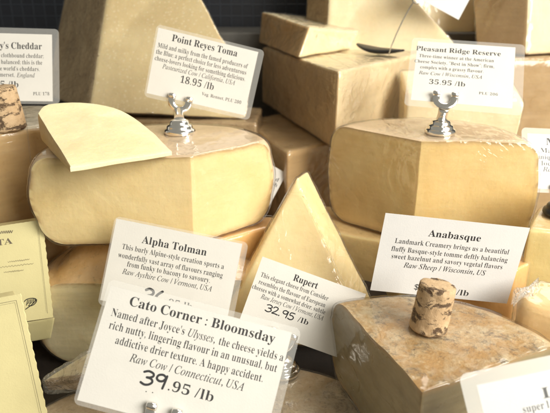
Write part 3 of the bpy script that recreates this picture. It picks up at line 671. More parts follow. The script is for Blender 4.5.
    [630,[137,0,0,26,25,1,21,4,16,6,13,9,8,12,7,17,4,20,1,25,0,525,-10,0,-37,-3,-34,-8,-29,-14,-25,-19,-21,-25,-16,-30,-11,-34,-6,-39,-27,0,0,205,595,0,0,-206,-25,0,-18,76,-37,54,-56,32,-75,11,-8,0,0,-525,1,-26,4,-21,6,-16,9,-12,12,-8,16,-6,22,-4,26,-1,0,-26]],
    [733,[369,-19,-64,4,-55,11,-45,20,-35,27,-27,34,-19,43,-11,52,-4,59,0,333,-1,22,-4,19,-5,15,-8,11,-12,9,-15,6,-19,5,-23,2,0,25,336,0,0,-25,-33,-4,-23,-6,-17,-10,-10,-15,-4,-23,-2,-31,0,-356,2,-41,6,-36,11,-30,15,-24,19,-20,24,-13,29,-8,34,-3,77,13,54,38,33,64,11,89,0,326,-1,23,-4,18,-6,15,-8,12,-12,8,-16,6,-22,5,-26,3,0,25,217,0,0,-25,-21,-4,-17,-5,-14,-8,-9,-8,-7,-12,-5,-14,-3,-18,-1,-21,0,-293,-4,-72,-12,-61,-20,-50,-27,-39,-37,-29,-44,-21,-54,-13]],
    [637,[316,-19,-250,586,-8,17,-8,16,-8,13,-8,13,-10,10,-12,8,-15,5,-18,4,0,25,335,0,0,-25,-21,-1,-19,-1,-15,-3,-11,-4,-16,-14,-5,-20,3,-19,10,-28,145,-350,133,349,7,25,3,22,-5,21,-14,13,-12,4,-14,3,-18,2,-20,1,0,25,213,0,0,-25,-28,-4,-22,-12,-10,-11,-9,-14,-10,-19,-10,-23,-227,-589]],
    [910,[254,-16,-206,601,-12,30,-13,21,-19,12,-27,5,0,25,292,0,0,-25,-27,-3,-19,-7,-10,-12,-4,-20,3,-24,8,-32,112,-327,116,297,-22,69,-12,29,-16,17,-23,8,-34,5,0,25,313,0,0,-25,-30,-2,-22,-8,-13,-12,-4,-18,2,-15,7,-23,112,-328,99,303,9,32,3,23,-4,22,-12,14,-21,8,-31,4,0,25,180,0,0,-25,-25,-9,-19,-17,-7,-12,-8,-14,-7,-17,-7,-19,-192,-581,-27,0,-167,476,-187,-476]],
    [701,[17,0,0,26,32,5,30,13,28,23,27,32,154,211,-172,265,-12,18,-12,16,-11,13,-10,11,-22,15,-25,5,-3,0,0,25,342,0,0,-25,-22,0,-25,-2,-18,-7,-11,-11,-4,-15,4,-17,13,-23,94,-147,85,125,11,18,8,16,5,14,2,12,-4,16,-13,11,-22,7,-30,3,0,25,246,0,0,-25,-5,0,-21,-1,-20,-5,-19,-7,-17,-10,-17,-14,-17,-17,-18,-20,-17,-23,-113,-162,197,-309,18,-25,17,-19,17,-11,20,-4,4,0,0,-26,-336,0,0,26,7,0,31,2,22,7,13,11,4,15,-1,11,-5,13,-7,16,-10,17,-97,154,-107,-152,-15,-27,-5,-26,5,-18,14,-13,23,-7,32,-3,0,-26]],
    [634,[151,0,0,26,24,2,20,4,15,7,11,8,8,12,6,16,3,20,1,25,0,146,-170,310,-13,23,-12,18,-12,13,-11,9,-10,5,-10,4,-10,3,-11,1,0,26,328,0,0,-26,-17,0,-24,-2,-19,-6,-12,-11,-4,-13,3,-16,9,-21,126,-247,126,209,10,18,7,17,5,14,1,13,-5,20,-14,14,-23,8,-33,3,-5,0,0,26,215,0,0,-26,-24,-6,-21,-14,-10,-9,-9,-12,-10,-13,-10,-15,-171,-280,0,-183,1,-25,4,-20,5,-16,8,-12,11,-8,16,-7,20,-4,24,-2,0,-26]],
    [658,[30,0,0,16,381,624,-92,0,-32,-1,-28,-3,-26,-4,-22,-6,-21,-9,-18,-12,-17,-14,-15,-16,-14,-21,-12,-24,-12,-27,-11,-32,-25,0,19,207,520,0,0,-18,-377,-617,128,0,49,3,44,9,38,15,33,21,28,28,24,34,19,42,15,49,25,0,-25,-244]],
    [559,[280,-10,-43,3,-39,9,-34,14,-29,20,-25,25,-21,30,-18,35,-13,39,-11,43,-7,47,-5,50,-1,54,1,54,5,50,7,46,11,43,13,39,18,34,21,29,25,25,29,20,35,14,38,8,44,3,41,-3,38,-8,33,-14,29,-20,24,-25,22,-29,18,-35,14,-38,11,-44,8,-46,4,-50,2,-54,-2,-54,-4,-50,-8,-46,-11,-43,-14,-39,-18,-35,-22,-30,-25,-25,-29,-20,-33,-15,-38,-8],[280,55,26,5,20,15,16,25,11,35,7,44,6,52,3,59,1,68,-1,68,-3,59,-6,51,-7,44,-11,35,-15,24,-21,15,-25,5,-26,-5,-20,-15,-17,-24,-11,-35,-8,-43,-5,-52,-4,-59,-1,-68,1,-68,3,-59,6,-52,8,-44,11,-35,16,-25,21,-15]],
    [559,[97,0,0,53,82,0,23,4,15,10,9,20,3,31,0,501,-19,-22,-17,-20,-17,-17,-15,-16,-16,-13,-15,-9,-15,-5,-15,-2,-22,5,-19,15,-13,24,-4,30,15,5,17,5,17,7,19,7,19,9,21,12,22,15,24,17,70,52,112,0,0,-600,3,-27,7,-21,15,-13,26,-4,81,0,0,-53]],
    [559,[35,0,0,103,148,151,29,31,26,28,22,27,18,25,15,24,13,23,10,23,8,22,6,23,4,23,2,25,1,25,-1,27,-4,22,-7,19,-9,16,-11,11,-14,8,-15,5,-17,2,-24,-3,-19,-8,-16,-13,-12,-19,-9,-25,-7,-30,-4,-35,-1,-40,-27,1,-25,5,-21,7,-19,10,-16,13,-11,17,-7,21,-2,25,2,18,4,17,8,16,11,16,13,15,17,13,20,11,23,11,26,8,29,5,32,4,35,1,53,-3,46,-8,39,-14,33,-19,25,-25,18,-28,11,-33,4,-36,-1,-17,-2,-17,-4,-17,-5,-17,-8,-17,-9,-17,-12,-19,-13,-19,-16,-20,-18,-22,-21,-24,-24,-24,-27,-27,-29,-30,-33,-32,-36,-34,-100,-95,233,0,29,5,24,13,19,22,11,29,8,31,59,0,-5,-210]],
    [559,[243,-10,-36,1,-32,3,-29,6,-25,7,-23,9,-19,11,-16,11,-12,14,-10,13,-7,15,-5,15,-1,15,2,18,4,16,8,13,12,11,13,9,14,6,16,4,16,1,2,-30,7,-26,10,-22,15,-18,18,-14,21,-10,24,-6,26,-2,16,1,16,2,15,4,14,6,13,8,12,10,11,12,9,15,7,18,6,20,3,24,1,27,-3,27,-7,25,-12,22,-18,20,-22,16,-27,12,-31,7,-35,2,-62,0,0,62,66,0,30,3,27,7,21,13,18,18,14,21,9,25,6,29,2,31,-1,26,-4,22,-7,20,-9,17,-12,14,-14,9,-17,6,-19,2,-32,-6,-22,-16,-9,-13,-7,-13,-5,-16,-4,-16,-3,-18,-2,-19,-2,-19,0,-19,-29,1,-26,4,-22,7,-19,10,-15,12,-10,15,-7,19,-2,21,4,26,10,23,18,22,24,19,31,16,38,12,45,7,51,2,51,-3,45,-8,39,-13,34,-18,27,-24,19,-28,12,-32,4,-37,-3,-32,-8,-30,-14,-26,-19,-24,-23,-22,-26,-18,-29,-16,-31,-12,20,-4,20,-6,21,-8,20,-8,20,-11,18,-13,16,-15,15,-16,12,-20,9,-22,5,-24,2,-28,-1,-29,-5,-27,-7,-25,-9,-21,-13,-20,-14,-18,-16,-15,-18,-14,-20,-12,-21,-10,-23,-8,-23,-6,-24,-5,-25,-3,-25,-2]],
    [559,[180,0,0,53,28,0,32,3,26,10,11,8,7,13,5,17,1,21,0,61,-277,0,0,61,284,467,139,0,0,-462,104,0,0,-66,-104,0,0,-61,2,-21,4,-17,8,-13,10,-8,27,-10,31,-3,13,0,0,-53],[83,252,207,0,0,175,0,22,0,24,1,24,1,25,0,25,2,25,1,24,2,23,-6,-14,-9,-18,-23,-42,-24,-42,-10,-16,-7,-12]],
    [559,[245,-10,-36,1,-31,3,-29,6,-24,8,-21,9,-18,11,-14,11,-12,14,-9,13,-6,15,-4,15,-1,15,6,31,16,21,12,7,14,6,15,3,17,1,3,-28,8,-28,13,-26,21,-20,13,-8,15,-5,18,-4,19,-1,16,1,16,3,15,4,14,7,13,8,12,11,11,14,9,16,7,19,6,23,3,25,1,29,-2,35,-7,30,-11,26,-15,21,-20,15,-23,12,-27,7,-31,2,-18,0,-17,-1,-15,-2,-13,-2,-24,-6,-24,-7,-46,18,32,346,378,0,5,-182,-57,0,-8,34,-5,16,-8,12,-13,8,-20,2,-208,0,-16,-185,20,6,28,5,15,1,16,2,15,1,16,0,55,-3,49,-10,44,-17,38,-23,31,-31,22,-36,13,-44,4,-50,-1,-31,-5,-29,-7,-26,-10,-23,-13,-21,-15,-19,-16,-16,-18,-14,-20,-13,-21,-10,-21,-9,-23,-7,-23,-5,-23,-4,-22,-2]],
    [559,[293,-10,-36,2,-33,7,-32,12,-29,16,-26,20,-24,26,-20,30,-17,36,-14,40,-9,45,-6,51,-2,55,1,41,3,39,6,38,7,37,10,34,12,33,15,30,16,28,19,25,21,22,23,20,26,17,28,13,31,9,32,6,35,2,31,-1,27,-3,25,-5,21,-6,17,-9,16,-9,12,-11,11,-12,13,-26,4,-28,-2,-15,-5,-14,-8,-13,-12,-12,-16,-11,-21,-7,-25,-5,-31,-1,0,15,-1,15,-2,15,-2,15,-8,27,-12,23,-17,14,-24,5,-28,-4,-25,-13,-22,-22,-19,-29,-16,-38,-12,-46,-8,-52,-5,-60,23,13,31,13,17,5,20,3,23,2,24,1,43,-3,39,-11,34,-17,30,-23,23,-30,17,-36,11,-41,3,-46,-4,-51,-11,-46,-18,-41,-25,-36,-33,-29,-40,-21,-46,-13],[296,56,18,2,16,8,14,12,13,18,9,22,7,29,5,34,1,40,-2,38,-4,32,-8,27,-10,22,-14,16,-16,12,-18,7,-20,2,-28,-4,-29,-11,-27,-16,-17,-17,2,-67,7,-57,10,-47,14,-37,16,-29,19,-20,20,-12]],
    [559,[165,0,266,605,-263,0,-23,-3,-18,-10,-11,-16,-6,-22,-6,-50,-60,0,5,210,477,0,0,-49,-276,-665]],
    [559,[273,-10,-40,2,-36,5,-32,8,-29,11,-25,14,-22,16,-18,19,-15,21,-11,22,-9,23,-4,25,-2,26,3,31,7,28,13,25,18,22,21,19,25,19,29,18,31,17,-28,18,-25,19,-21,21,-18,21,-14,23,-10,25,-6,26,-2,28,1,23,5,23,6,21,10,22,13,19,16,18,20,16,24,14,28,11,32,9,36,4,41,2,50,-3,43,-9,36,-16,31,-21,23,-27,17,-30,10,-33,3,-36,-2,-28,-7,-26,-12,-22,-15,-19,-20,-17,-23,-17,-27,-17,-29,-16,42,-22,35,-22,29,-23,22,-23,17,-24,12,-26,7,-28,2,-30,-4,-44,-13,-40,-21,-34,-29,-28,-38,-23,-43,-17,-51,-10],[302,421,17,11,15,12,12,14,10,14,7,16,5,19,3,21,1,23,-3,28,-7,27,-13,24,-18,19,-24,13,-28,4,-19,-2,-17,-6,-15,-10,-12,-14,-10,-17,-6,-19,-5,-21,-1,-23,2,-25,5,-21,9,-19,12,-15,16,-14,18,-14,22,-13],[278,47,24,2,22,7,19,11,17,15,13,19,9,21,6,24,2,26,-2,23,-7,22,-10,19,-15,18,-20,16,-26,17,-30,17,-36,17,-16,-12,-15,-13,-14,-15,-11,-16,-10,-18,-7,-21,-5,-23,-1,-25,2,-28,6,-25,9,-22,14,-19,17,-16,19,-12,22,-7]],
    [559,[227,-10,-28,1,-26,3,-22,5,-20,8,-17,8,-14,10,-12,12,-9,12,-12,27,-4,27,3,20,9,17,15,13,22,7,8,-22,10,-19,11,-19,13,-16,15,-14,19,-9,20,-6,24,-2,58,18,42,55,28,90,13,127,-12,-14,-13,-13,-15,-11,-17,-10,-18,-9,-21,-6,-22,-4,-24,-1,-41,3,-37,10,-34,17,-29,23,-24,30,-17,35,-11,42,-3,47,2,35,5,33,8,30,12,29,16,25,18,23,21,20,25,17,26,13,30,9,32,6,34,2,35,-2,34,-7,31,-11,29,-15,27,-20,23,-25,21,-29,18,-35,14,-40,10,-45,6,-51,2,-56,-1,-40,-3,-40,-5,-38,-7,-36,-9,-36,-12,-32,-13,-31,-16,-28,-19,-26,-21,-23,-23,-20,-26,-17,-29,-14,-32,-9,-34,-6],[274,347,17,1,16,4,14,5,13,9,12,9,10,12,9,13,8,14,-2,60,-6,50,-9,42,-12,34,-15,25,-17,18,-20,10,-22,4,-20,-3,-18,-8,-16,-13,-12,-18,-11,-24,-7,-29,-5,-35,-1,-39,6,-62,18,-44,29,-26]],
    [509,[74,-12,-18,2,-17,5,-14,8,-12,13,-10,15,-7,18,-5,22,-1,25,2,41,7,41,12,41,17,42,20,41,25,38,29,35,32,33,34,28,35,19,35,12,35,4,28,-3,22,-10,15,-17,8,-24,13,43,76,0,-91,-326,-6,-22,-5,-19,-2,-15,-1,-12,4,-10,13,-4,12,4,17,13,20,21,24,29,14,-12,-40,-52,-37,-37,-34,-23,-32,-7,-18,3,-13,9,-7,14,-3,20,2,20,7,30,10,41,15,50,-28,-44,-27,-38,-26,-32,-25,-26,-26,-21,-25,-14,-26,-9],[122,49,24,6,26,16,14,12,13,14,14,15,13,18,13,18,13,20,12,20,12,22,11,22,10,22,8,23,7,23,6,22,5,21,2,21,1,19,-3,27,-10,20,-16,11,-22,4,-23,-3,-23,-9,-23,-16,-22,-21,-21,-27,-19,-32,-18,-36,-16,-40,-7,-21,-6,-20,-6,-20,-4,-19,-3,-19,-3,-18,-1,-18,-1,-17,3,-26,8,-19,13,-11]],
    [507,[122,-12,-28,1,-26,4,-22,7,-18,9,-26,21,-9,24,1,10,3,11,134,526,4,17,2,13,1,19,-3,14,-7,9,-15,4,-22,1,-16,0,5,18,32,3,28,4,23,4,20,6,31,9,18,3,9,-2,1,-8,-89,-342,38,43,40,31,43,18,44,6,29,-2,27,-8,23,-12,21,-18,16,-22,12,-25,7,-28,2,-32,-2,-30,-5,-30,-8,-30,-12,-29,-15,-30,-17,-27,-20,-27,-22,-25,-24,-23,-26,-21,-28,-19,-29,-15,-30,-13,-31,-10,-32,-5],[141,14,28,3,28,8,27,14,26,20,25,24,22,28,20,31,17,35,14,36,11,35,6,34,2,32,-2,24,-4,21,-8,19,-10,16,-14,12,-15,9,-18,5,-19,2,-24,-3,-22,-8,-22,-14,-21,-19,-19,-25,-18,-29,-15,-36,-13,-40,-42,-149,-5,-24,-2,-18,4,-19,13,-13,21,-8]],
    [444,[148,-12,-33,3,-29,9,-26,14,-21,20,-18,25,-12,30,-8,34,-2,39,1,25,4,24,6,25,8,25,10,24,13,23,14,23,17,22,17,21,20,19,21,17,22,16,35,20,36,14,36,8,38,3,22,-1,20,-4,17,-7,15,-9,19,-24,7,-29,-3,-23,-10,-18,-16,-12,-21,-4,-32,10,-11,30,1,10,3,9,4,8,7,9,6,7,3,8,-8,11,-26,3,-27,-3,-25,-7,-25,-14,-24,-18,-22,-23,-21,-26,-17,-29,-16,-33,-13,-34,-9,-34,-5,-32,-2,-32,2,-27,4,-25,8,-21,12,-19,13,-15,16,-10,19,-7,20,-2,38,6,39,16,40,28,40,38,16,-17,-51,-51,-52,-37,-52,-22]],
    [528,[91,-12,-23,2,-21,6,-17,10,-15,14,-13,18,-8,20,-5,24,-2,27,1,25,4,25,7,27,9,28,11,28,14,27,15,28,18,27,18,25,21,24,21,22,22,20,17,14,17,11,18,10,17,8,17,5,18,5,17,2,17,1,27,-2,22,-6,16,-11,10,-15,45,182,3,15,1,15,-3,14,-8,8,-15,5,-22,1,-15,0,5,19,31,3,27,3,24,5,21,6,30,9,19,3,7,-2,2,-8,-1,-10,-2,-8,-152,-577,-7,-30,-2,-13,-1,-11,6,-16,18,-5,15,5,19,14,23,23,27,33,16,-13,-22,-28,-21,-25,-20,-20,-17,-17,-18,-13,-17,-9,-17,-5,-17,-2,-22,3,-16,10,-10,16,-3,23,2,23,5,28,9,35,12,41,-26,-43,-26,-36,-25,-31,-25,-25,-25,-19,-26,-14,-28,-8],[135,41,27,6,28,18,14,12,14,15,14,16,14,19,14,20,13,21,12,21,11,23,10,23,10,23,8,23,8,23,5,22,5,21,2,20,1,19,-3,26,-10,19,-16,12,-21,4,-25,-3,-24,-9,-25,-15,-24,-21,-24,-26,-22,-32,-20,-35,-19,-41,-16,-42,-11,-39,-7,-35,-2,-33,4,-31,12,-24,19,-15]],
    [428,[132,-10,-30,3,-27,7,-24,13,-20,18,-16,23,-12,27,-7,31,-2,35,1,24,4,25,6,25,9,25,10,25,13,25,15,24,17,24,18,22,20,20,21,19,22,17,35,21,35,16,36,9,35,3,21,-1,19,-4,16,-6,13,-8,10,-11,8,-13,4,-15,2,-17,-5,-31,-13,-29,-24,-28,-32,-26,-41,-23,-51,-20,-59,-15,-68,-12,-3,-19,-2,-17,-2,-16,0,-14,6,-47,17,-34,29,-20,41,-7,36,5,37,16,39,26,40,36,15,-15,-24,-28,-25,-24,-25,-20,-25,-16,-26,-12,-28,-9,-29,-5],[95,235,48,9,41,13,36,18,30,21,24,24,17,27,10,27,3,30,-9,30,-27,10,-16,-2,-16,-5,-16,-8,-16,-12,-17,-15,-16,-17,-15,-20,-14,-22,-14,-25,-12,-26,-11,-28]],
    [296,[-72,-228,-26,4,-20,12,-14,18,-4,21,9,33,28,11,25,-8,8,-24,-1,-9,-2,-7,-3,-7,-1,-5,3,-8,8,-3,14,2,12,8,11,12,10,17,9,23,9,27,4,17,5,17,4,19,4,21,86,458,-96,0,8,32,94,0,12,54,13,49,18,44,21,37,25,32,27,24,29,18,31,10,33,4,19,-1,17,-4,15,-7,14,-8,18,-24,6,-28,-3,-20,-9,-14,-15,-8,-21,-3,-28,10,-9,29,2,10,2,9,3,6,1,6,-2,8,-5,6,-9,5,-11,1,-27,-8,-23,-24,-20,-39,-15,-56,-25,-118,117,0,-5,-32,-118,0,-40,-198,-12,-60,-13,-55,-13,-51,-12,-46,-13,-42,-12,-36,-13,-33,-13,-27,-27,-44,-29,-32,-31,-19]],
    [426,[94,-228,-37,2,-34,6,-29,11,-25,14,-20,18,-15,20,-8,22,-3,24,8,41,25,38,40,35,57,33,-19,10,-14,12,-8,13,-3,14,6,19,17,21,55,55,-31,22,-23,25,-13,30,-5,33,2,24,5,23,9,23,12,21,15,20,18,18,20,16,23,14,25,11,26,8,27,4,29,2,18,-1,20,-3,21,-6,22,-7,21,-7,17,-6,12,-3,9,-1,65,0,0,-44,-69,0,5,-21,2,-23,-2,-25,-5,-24,-9,-23,-12,-21,-15,-20,-18,-18,-19,-15,-22,-13,-24,-10,-25,-8,-27,-4,-27,-2,-21,1,-21,2,-24,-22,-8,-21,5,-12,14,-13,24,-11,34,-12,37,-12,32,-13,29,-13,24,-15,19,-17,13,-20,8,-23,3,-27,-2,-24,-5,-23,-10,-22,-12,-20,-17,-18,-19,-16,-22,-13,-25,-12,-28,-9,-31,-7,-32,-4],[166,192,16,2,15,4,14,8,14,11,12,14,12,15,10,18,9,19,7,21,5,22,3,22,1,23,-1,18,-3,16,-6,13,-8,12,-21,15,-26,5,-15,-2,-14,-4,-15,-8,-13,-11,-14,-14,-11,-16,-11,-17,-9,-19,-8,-21,-6,-22,-3,-22,-1,-23,4,-35,13,-24,21,-15],[112,-197,66,7,47,20,28,34,9,47,-5,23,-14,19,-21,18,-26,14,-14,7,-14,6,-14,5,-14,5,-19,6,-17,6,-14,4,-12,3,-40,-28,-29,-29,-17,-32,-6,-33,8,-45,24,-32,39,-19]],
    [599,[453,-10,-20,2,-18,5,-15,8,-13,12,-11,15,-8,17,-4,19,-2,22,1,26,4,31,2,18,3,19,4,20,5,21,23,104,6,28,5,26,3,21,1,18,-3,26,-8,18,-15,11,-20,4,-29,-5,-28,-14,-29,-24,-29,-33,-27,-39,-21,-37,-16,-37,-10,-36,-54,-256,-93,0,130,618,7,35,2,18,-4,21,-13,14,-22,9,-31,3,-8,0,9,42,184,0,-39,-184,-5,-21,-4,-20,-5,-21,-5,-20,-5,-21,-5,-21,-6,-21,-5,-21,11,0,43,59,45,42,47,26,50,8,47,-7,33,-21,20,-34,7,-49,-1,-19,-4,-24,-3,-15,-3,-16,-3,-17,-4,-19,-26,-118,-6,-29,-4,-27,-2,-25,-1,-24,9,-36,26,-12,15,1,16,5,16,7,17,10,18,-29,-32,-25,-31,-18,-30,-10]],
    [264,[182,586,-19,4,-16,11,-12,17,-4,19,4,19,12,17,16,12,19,4,20,-4,17,-11,11,-17,4,-20,-4,-20,-11,-16,-17,-11],[49,-12,-21,3,-16,11,-9,17,-3,24,1,17,4,19,12,49,65,231,5,19,2,15,-4,17,-11,11,-19,5,-29,2,4,17,67,9,25,4,21,4,28,7,13,2,8,-3,3,-9,-1,-8,-3,-10,-97,-324,-6,-24,-2,-16,5,-22,16,-7,17,5,20,14,23,24,26,34,15,-15,-42,-53,-40,-38,-39,-23]],
    [259,[185,586,-19,4,-16,11,-12,17,-4,19,4,19,12,17,16,12,19,4,20,-4,17,-11,11,-17,4,-20,-4,-20,-11,-16,-17,-11],[-75,-228,-27,5,-23,13,-14,21,-5,24,9,31,27,10,26,-9,8,-27,-1,-14,-1,-14,3,-10,11,-3,11,4,11,13,11,22,12,31,6,19,6,22,7,24,6,27,7,31,7,33,7,36,8,39,54,270,2,11,0,11,-3,17,-8,11,-18,5,-36,3,4,18,31,4,28,4,23,4,19,4,28,7,15,2,10,-4,1,-12,-78,-370,-8,-38,-9,-36,-9,-33,-10,-31,-10,-28,-11,-25,-10,-23,-11,-21,-23,-34,-25,-25,-28,-14]],
    [505,[324,-11,-25,6,-20,19,-9,14,-9,19,-11,21,-11,26,-60,145,-63,-47,-55,-192,-81,0,173,617,4,16,1,14,-3,16,-8,10,-16,4,-25,1,-14,0,6,19,18,2,17,3,15,2,15,3,25,4,20,5,16,4,12,3,15,2,8,-3,2,-8,-2,-11,-3,-10,-131,-459,165,123,23,18,16,17,10,13,3,12,-12,15,-36,6,8,17,200,0,-5,-18,-3,0,-28,-4,-30,-10,-34,-18,-36,-25,-122,-93,75,-179,10,-21,12,-17,13,-13,15,-4,17,4,19,12,20,21,23,28,15,-16,-18,-27,-19,-23,-18,-19,-19,-16,-18,-12,-17,-9,-15,-5]],
    [257,[47,-11,-21,3,-15,11,-11,15,-3,21,2,17,5,25,3,14,4,16,4,18,5,19,126,466,4,16,1,14,-3,20,-10,11,-20,6,-31,2,2,18,66,9,25,3,20,4,30,6,13,2,9,-2,3,-7,-5,-23,-157,-568,-7,-32,-3,-19,5,-17,13,-6,15,4,19,14,22,22,25,31,16,-15,-21,-28,-21,-24,-21,-21,-20,-16,-19,-13,-18,-9,-16,-5]],
    [819,[610,-11,-22,4,-15,10,-10,18,-3,25,1,16,2,17,4,18,5,19,59,209,8,32,2,22,-7,22,-22,8,-13,-2,-14,-4,-16,-8,-16,-11,-17,-15,-17,-16,-18,-19,-17,-22,-18,-24,-17,-26,-17,-28,-16,-30,-12,-23,-11,-24,-10,-25,-10,-25,-9,-26,-9,-26,-8,-27,-7,-28,-79,0,89,302,7,24,4,22,3,19,1,16,-7,20,-20,6,-20,-4,-25,-13,-15,-10,-15,-12,-16,-13,-15,-15,-17,-17,-16,-18,-15,-20,-15,-21,-11,-17,-10,-19,-10,-19,-10,-19,-9,-21,-8,-22,-9,-22,-8,-23,-34,-104,-79,0,93,315,7,26,6,21,3,17,1,13,-4,17,-11,10,-21,6,-30,3,4,18,35,3,30,3,25,4,21,5,29,8,14,2,8,-3,3,-9,-1,-8,-3,-10,-55,-177,72,90,67,65,62,38,56,13,26,-4,19,-10,11,-19,4,-25,-2,-22,-5,-30,-9,-39,-12,-47,66,86,63,61,59,37,56,12,26,-4,19,-11,11,-19,4,-26,-1,-15,-3,-18,-5,-22,-6,-24,-64,-234,-2,-11,-2,-12,5,-16,13,-6,17,5,18,14,10,11,11,13,11,16,13,18,14,-16,-37,-54,-36,-39,-37,-23]],
    [542,[331,-13,-21,3,-15,11,-11,17,-3,23,3,21,7,35,13,49,17,63,18,63,12,50,8,35,2,21,-6,23,-20,8,-21,-4,-23,-13,-13,-9,-14,-11,-13,-12,-14,-14,-14,-15,-13,-15,-14,-17,-13,-17,-13,-18,-11,-17,-11,-18,-10,-18,-19,-40,-19,-48,-18,-57,-19,-66,-81,0,97,329,6,20,4,17,2,14,1,11,-3,16,-10,10,-18,5,-27,2,-8,0,3,18,20,2,18,3,17,2,16,3,27,4,22,5,30,7,15,3,4,-3,1,-5,-1,-5,-60,-194,37,49,37,42,34,35,34,29,32,22,29,15,27,10,24,3,25,-3,19,-11,10,-17,4,-24,-1,-19,-2,-20,-5,-22,-6,-22,-58,-200,-9,-36,-3,-12,-1,-10,5,-17,16,-6,16,5,18,16,21,27,23,37,16,-12,-36,-59,-37,-43,-38,-25]],
    [522,[157,-12,-35,3,-32,8,-27,14,-24,20,-20,24,-14,28,-8,31,-3,36,2,28,5,29,8,28,12,29,14,27,16,27,19,25,22,24,22,22,25,19,25,18,27,15,27,12,27,9,28,5,27,2,37,-3,32,-8,29,-14,24,-19,20,-25,14,-28,8,-31,3,-36,-1,-25,-4,-25,-7,-26,-9,-25,-12,-26,-14,-24,-15,-24,-18,-23,-19,-22,-21,-19,-21,-18,-23,-16,-36,-20,-36,-15,-37,-8],[168,17,20,2,20,6,20,9,19,14,18,16,18,19,16,21,16,23,14,25,12,26,11,26,10,28,7,27,6,27,3,26,1,25,-5,47,-16,34,-27,20,-37,7,-24,-3,-25,-9,-24,-14,-24,-20,-23,-26,-21,-29,-20,-34,-17,-37,-14,-39,-11,-38,-6,-36,-2,-36,1,-24,5,-22,7,-18,10,-15,12,-13,14,-8,17,-5]],
    [507,[-143,-222,5,18,22,2,18,3,14,5,11,7,9,9,8,13,7,16,6,20,124,479,5,22,2,10,1,8,-3,18,-9,10,-19,4,-34,3,5,18,18,2,16,2,16,2,14,2,25,4,21,5,28,8,17,2,8,-2,2,-6,-1,-9,-2,-8,-24,-73,41,43,41,31,44,19,44,6,27,-2,23,-7,21,-11,18,-16,14,-20,10,-23,6,-26,2,-30,-2,-30,-4,-30,-9,-31,-11,-30,-14,-30,-16,-29,-19,-27,-20,-26,-23,-25,-24,-22,-25,-19,-27,-17,-28,-14,-28,-9,-29,-6,-29,-2,-23,1,-20,4,-18,6,-15,8,-9,-40,-8,-35,-7,-29,-6,-25,-7,-34,-3,-14,5,-16,14,-12,10,-4,13,-2,17,-2,21,0,-5,-17],[150,14,21,2,20,5,20,10,20,13,19,16,18,19,17,20,16,24,15,24,13,26,11,27,11,28,8,28,5,28,4,28,1,27,-1,20,-4,17,-6,15,-8,13,-23,16,-30,6,-25,-3,-24,-9,-24,-16,-22,-22,-21,-27,-18,-32,-15,-36,-12,-40,-37,-146,-4,-18,-2,-18,4,-20,10,-14,18,-8]],
    [505,[120,-224,4,19,32,2,23,4,15,9,12,12,10,21,11,35,76,279,-26,-39,-26,-34,-28,-28,-27,-23,-29,-19,-27,-13,-28,-7,-27,-3,-22,2,-20,6,-17,11,-14,14,-12,18,-8,22,-5,25,-2,28,1,28,5,28,7,28,10,28,12,28,15,27,16,27,19,26,19,24,21,22,21,19,23,18,35,22,34,16,34,9,33,3,33,-4,25,-11,19,-18,11,-26,14,49,77,0,-156,-565,-6,-22,-4,-18,-2,-13,-1,-9,4,-19,11,-11,20,-6,31,-2,10,0,-2,-19],[134,44,20,3,21,7,21,13,23,18,23,23,23,30,23,36,23,42,20,43,14,40,8,37,3,33,-4,31,-12,24,-19,15,-26,5,-17,-2,-17,-4,-18,-9,-18,-11,-18,-14,-17,-16,-16,-18,-16,-20,-15,-22,-13,-23,-12,-23,-11,-24,-13,-36,-9,-34,-6,-34,-2,-32,1,-18,3,-15,5,-14,7,-11,18,-15]],
    [333,[-19,0,87,311,7,25,4,21,3,16,1,13,-3,19,-10,10,-20,5,-31,3,3,19,18,3,18,3,15,2,15,3,26,5,20,4,29,7,13,2,9,-3,0,-10,-52,-191,55,89,47,64,41,38,33,13,18,-3,14,-10,9,-16,3,-21,-4,-25,-12,-20,-18,-13,-21,-5,-16,3,-14,8,-10,13,-5,17,-60,-74,-52,-91,-44,-108,-36,-126]],
    [370,[116,-12,-20,1,-18,2,-16,3,-14,5,-22,8,-17,2,-15,-4,-7,-11,-20,0,22,164,17,-1,3,-32,6,-29,9,-24,12,-20,14,-16,16,-12,19,-7,21,-2,17,1,15,5,14,7,12,11,10,13,7,15,5,16,1,19,-2,18,-6,19,-10,19,-14,20,-16,20,-15,21,-15,20,-15,21,-14,23,-11,24,-8,24,-2,23,2,24,7,23,11,19,15,18,19,14,21,11,23,6,26,2,19,-1,17,-1,15,-3,13,-5,23,-8,18,-3,17,5,6,13,17,0,-20,-149,-17,0,-11,55,-20,40,-28,23,-38,8,-23,-4,-19,-13,-13,-18,-4,-22,2,-17,7,-18,12,-21,16,-22,16,-20,15,-20,15,-20,13,-20,14,-25,12,-24,8,-24,2,-25,-1,-20,-4,-18,-6,-18,-8,-16,-11,-16,-13,-14,-14,-12,-16,-10,-18,-9,-18,-6,-21,-4]],
    [278,[49,-12,-21,3,-15,10,-9,16,-3,22,1,13,2,14,2,13,4,13,88,329,-69,0,4,21,45,15,44,29,41,42,39,56,23,0,-38,-131,85,0,-8,-32,-85,0,-81,-305,-7,-29,-2,-20,5,-16,13,-5,14,5,18,13,21,23,25,31,15,-17,-39,-49,-38,-36,-38,-21]],
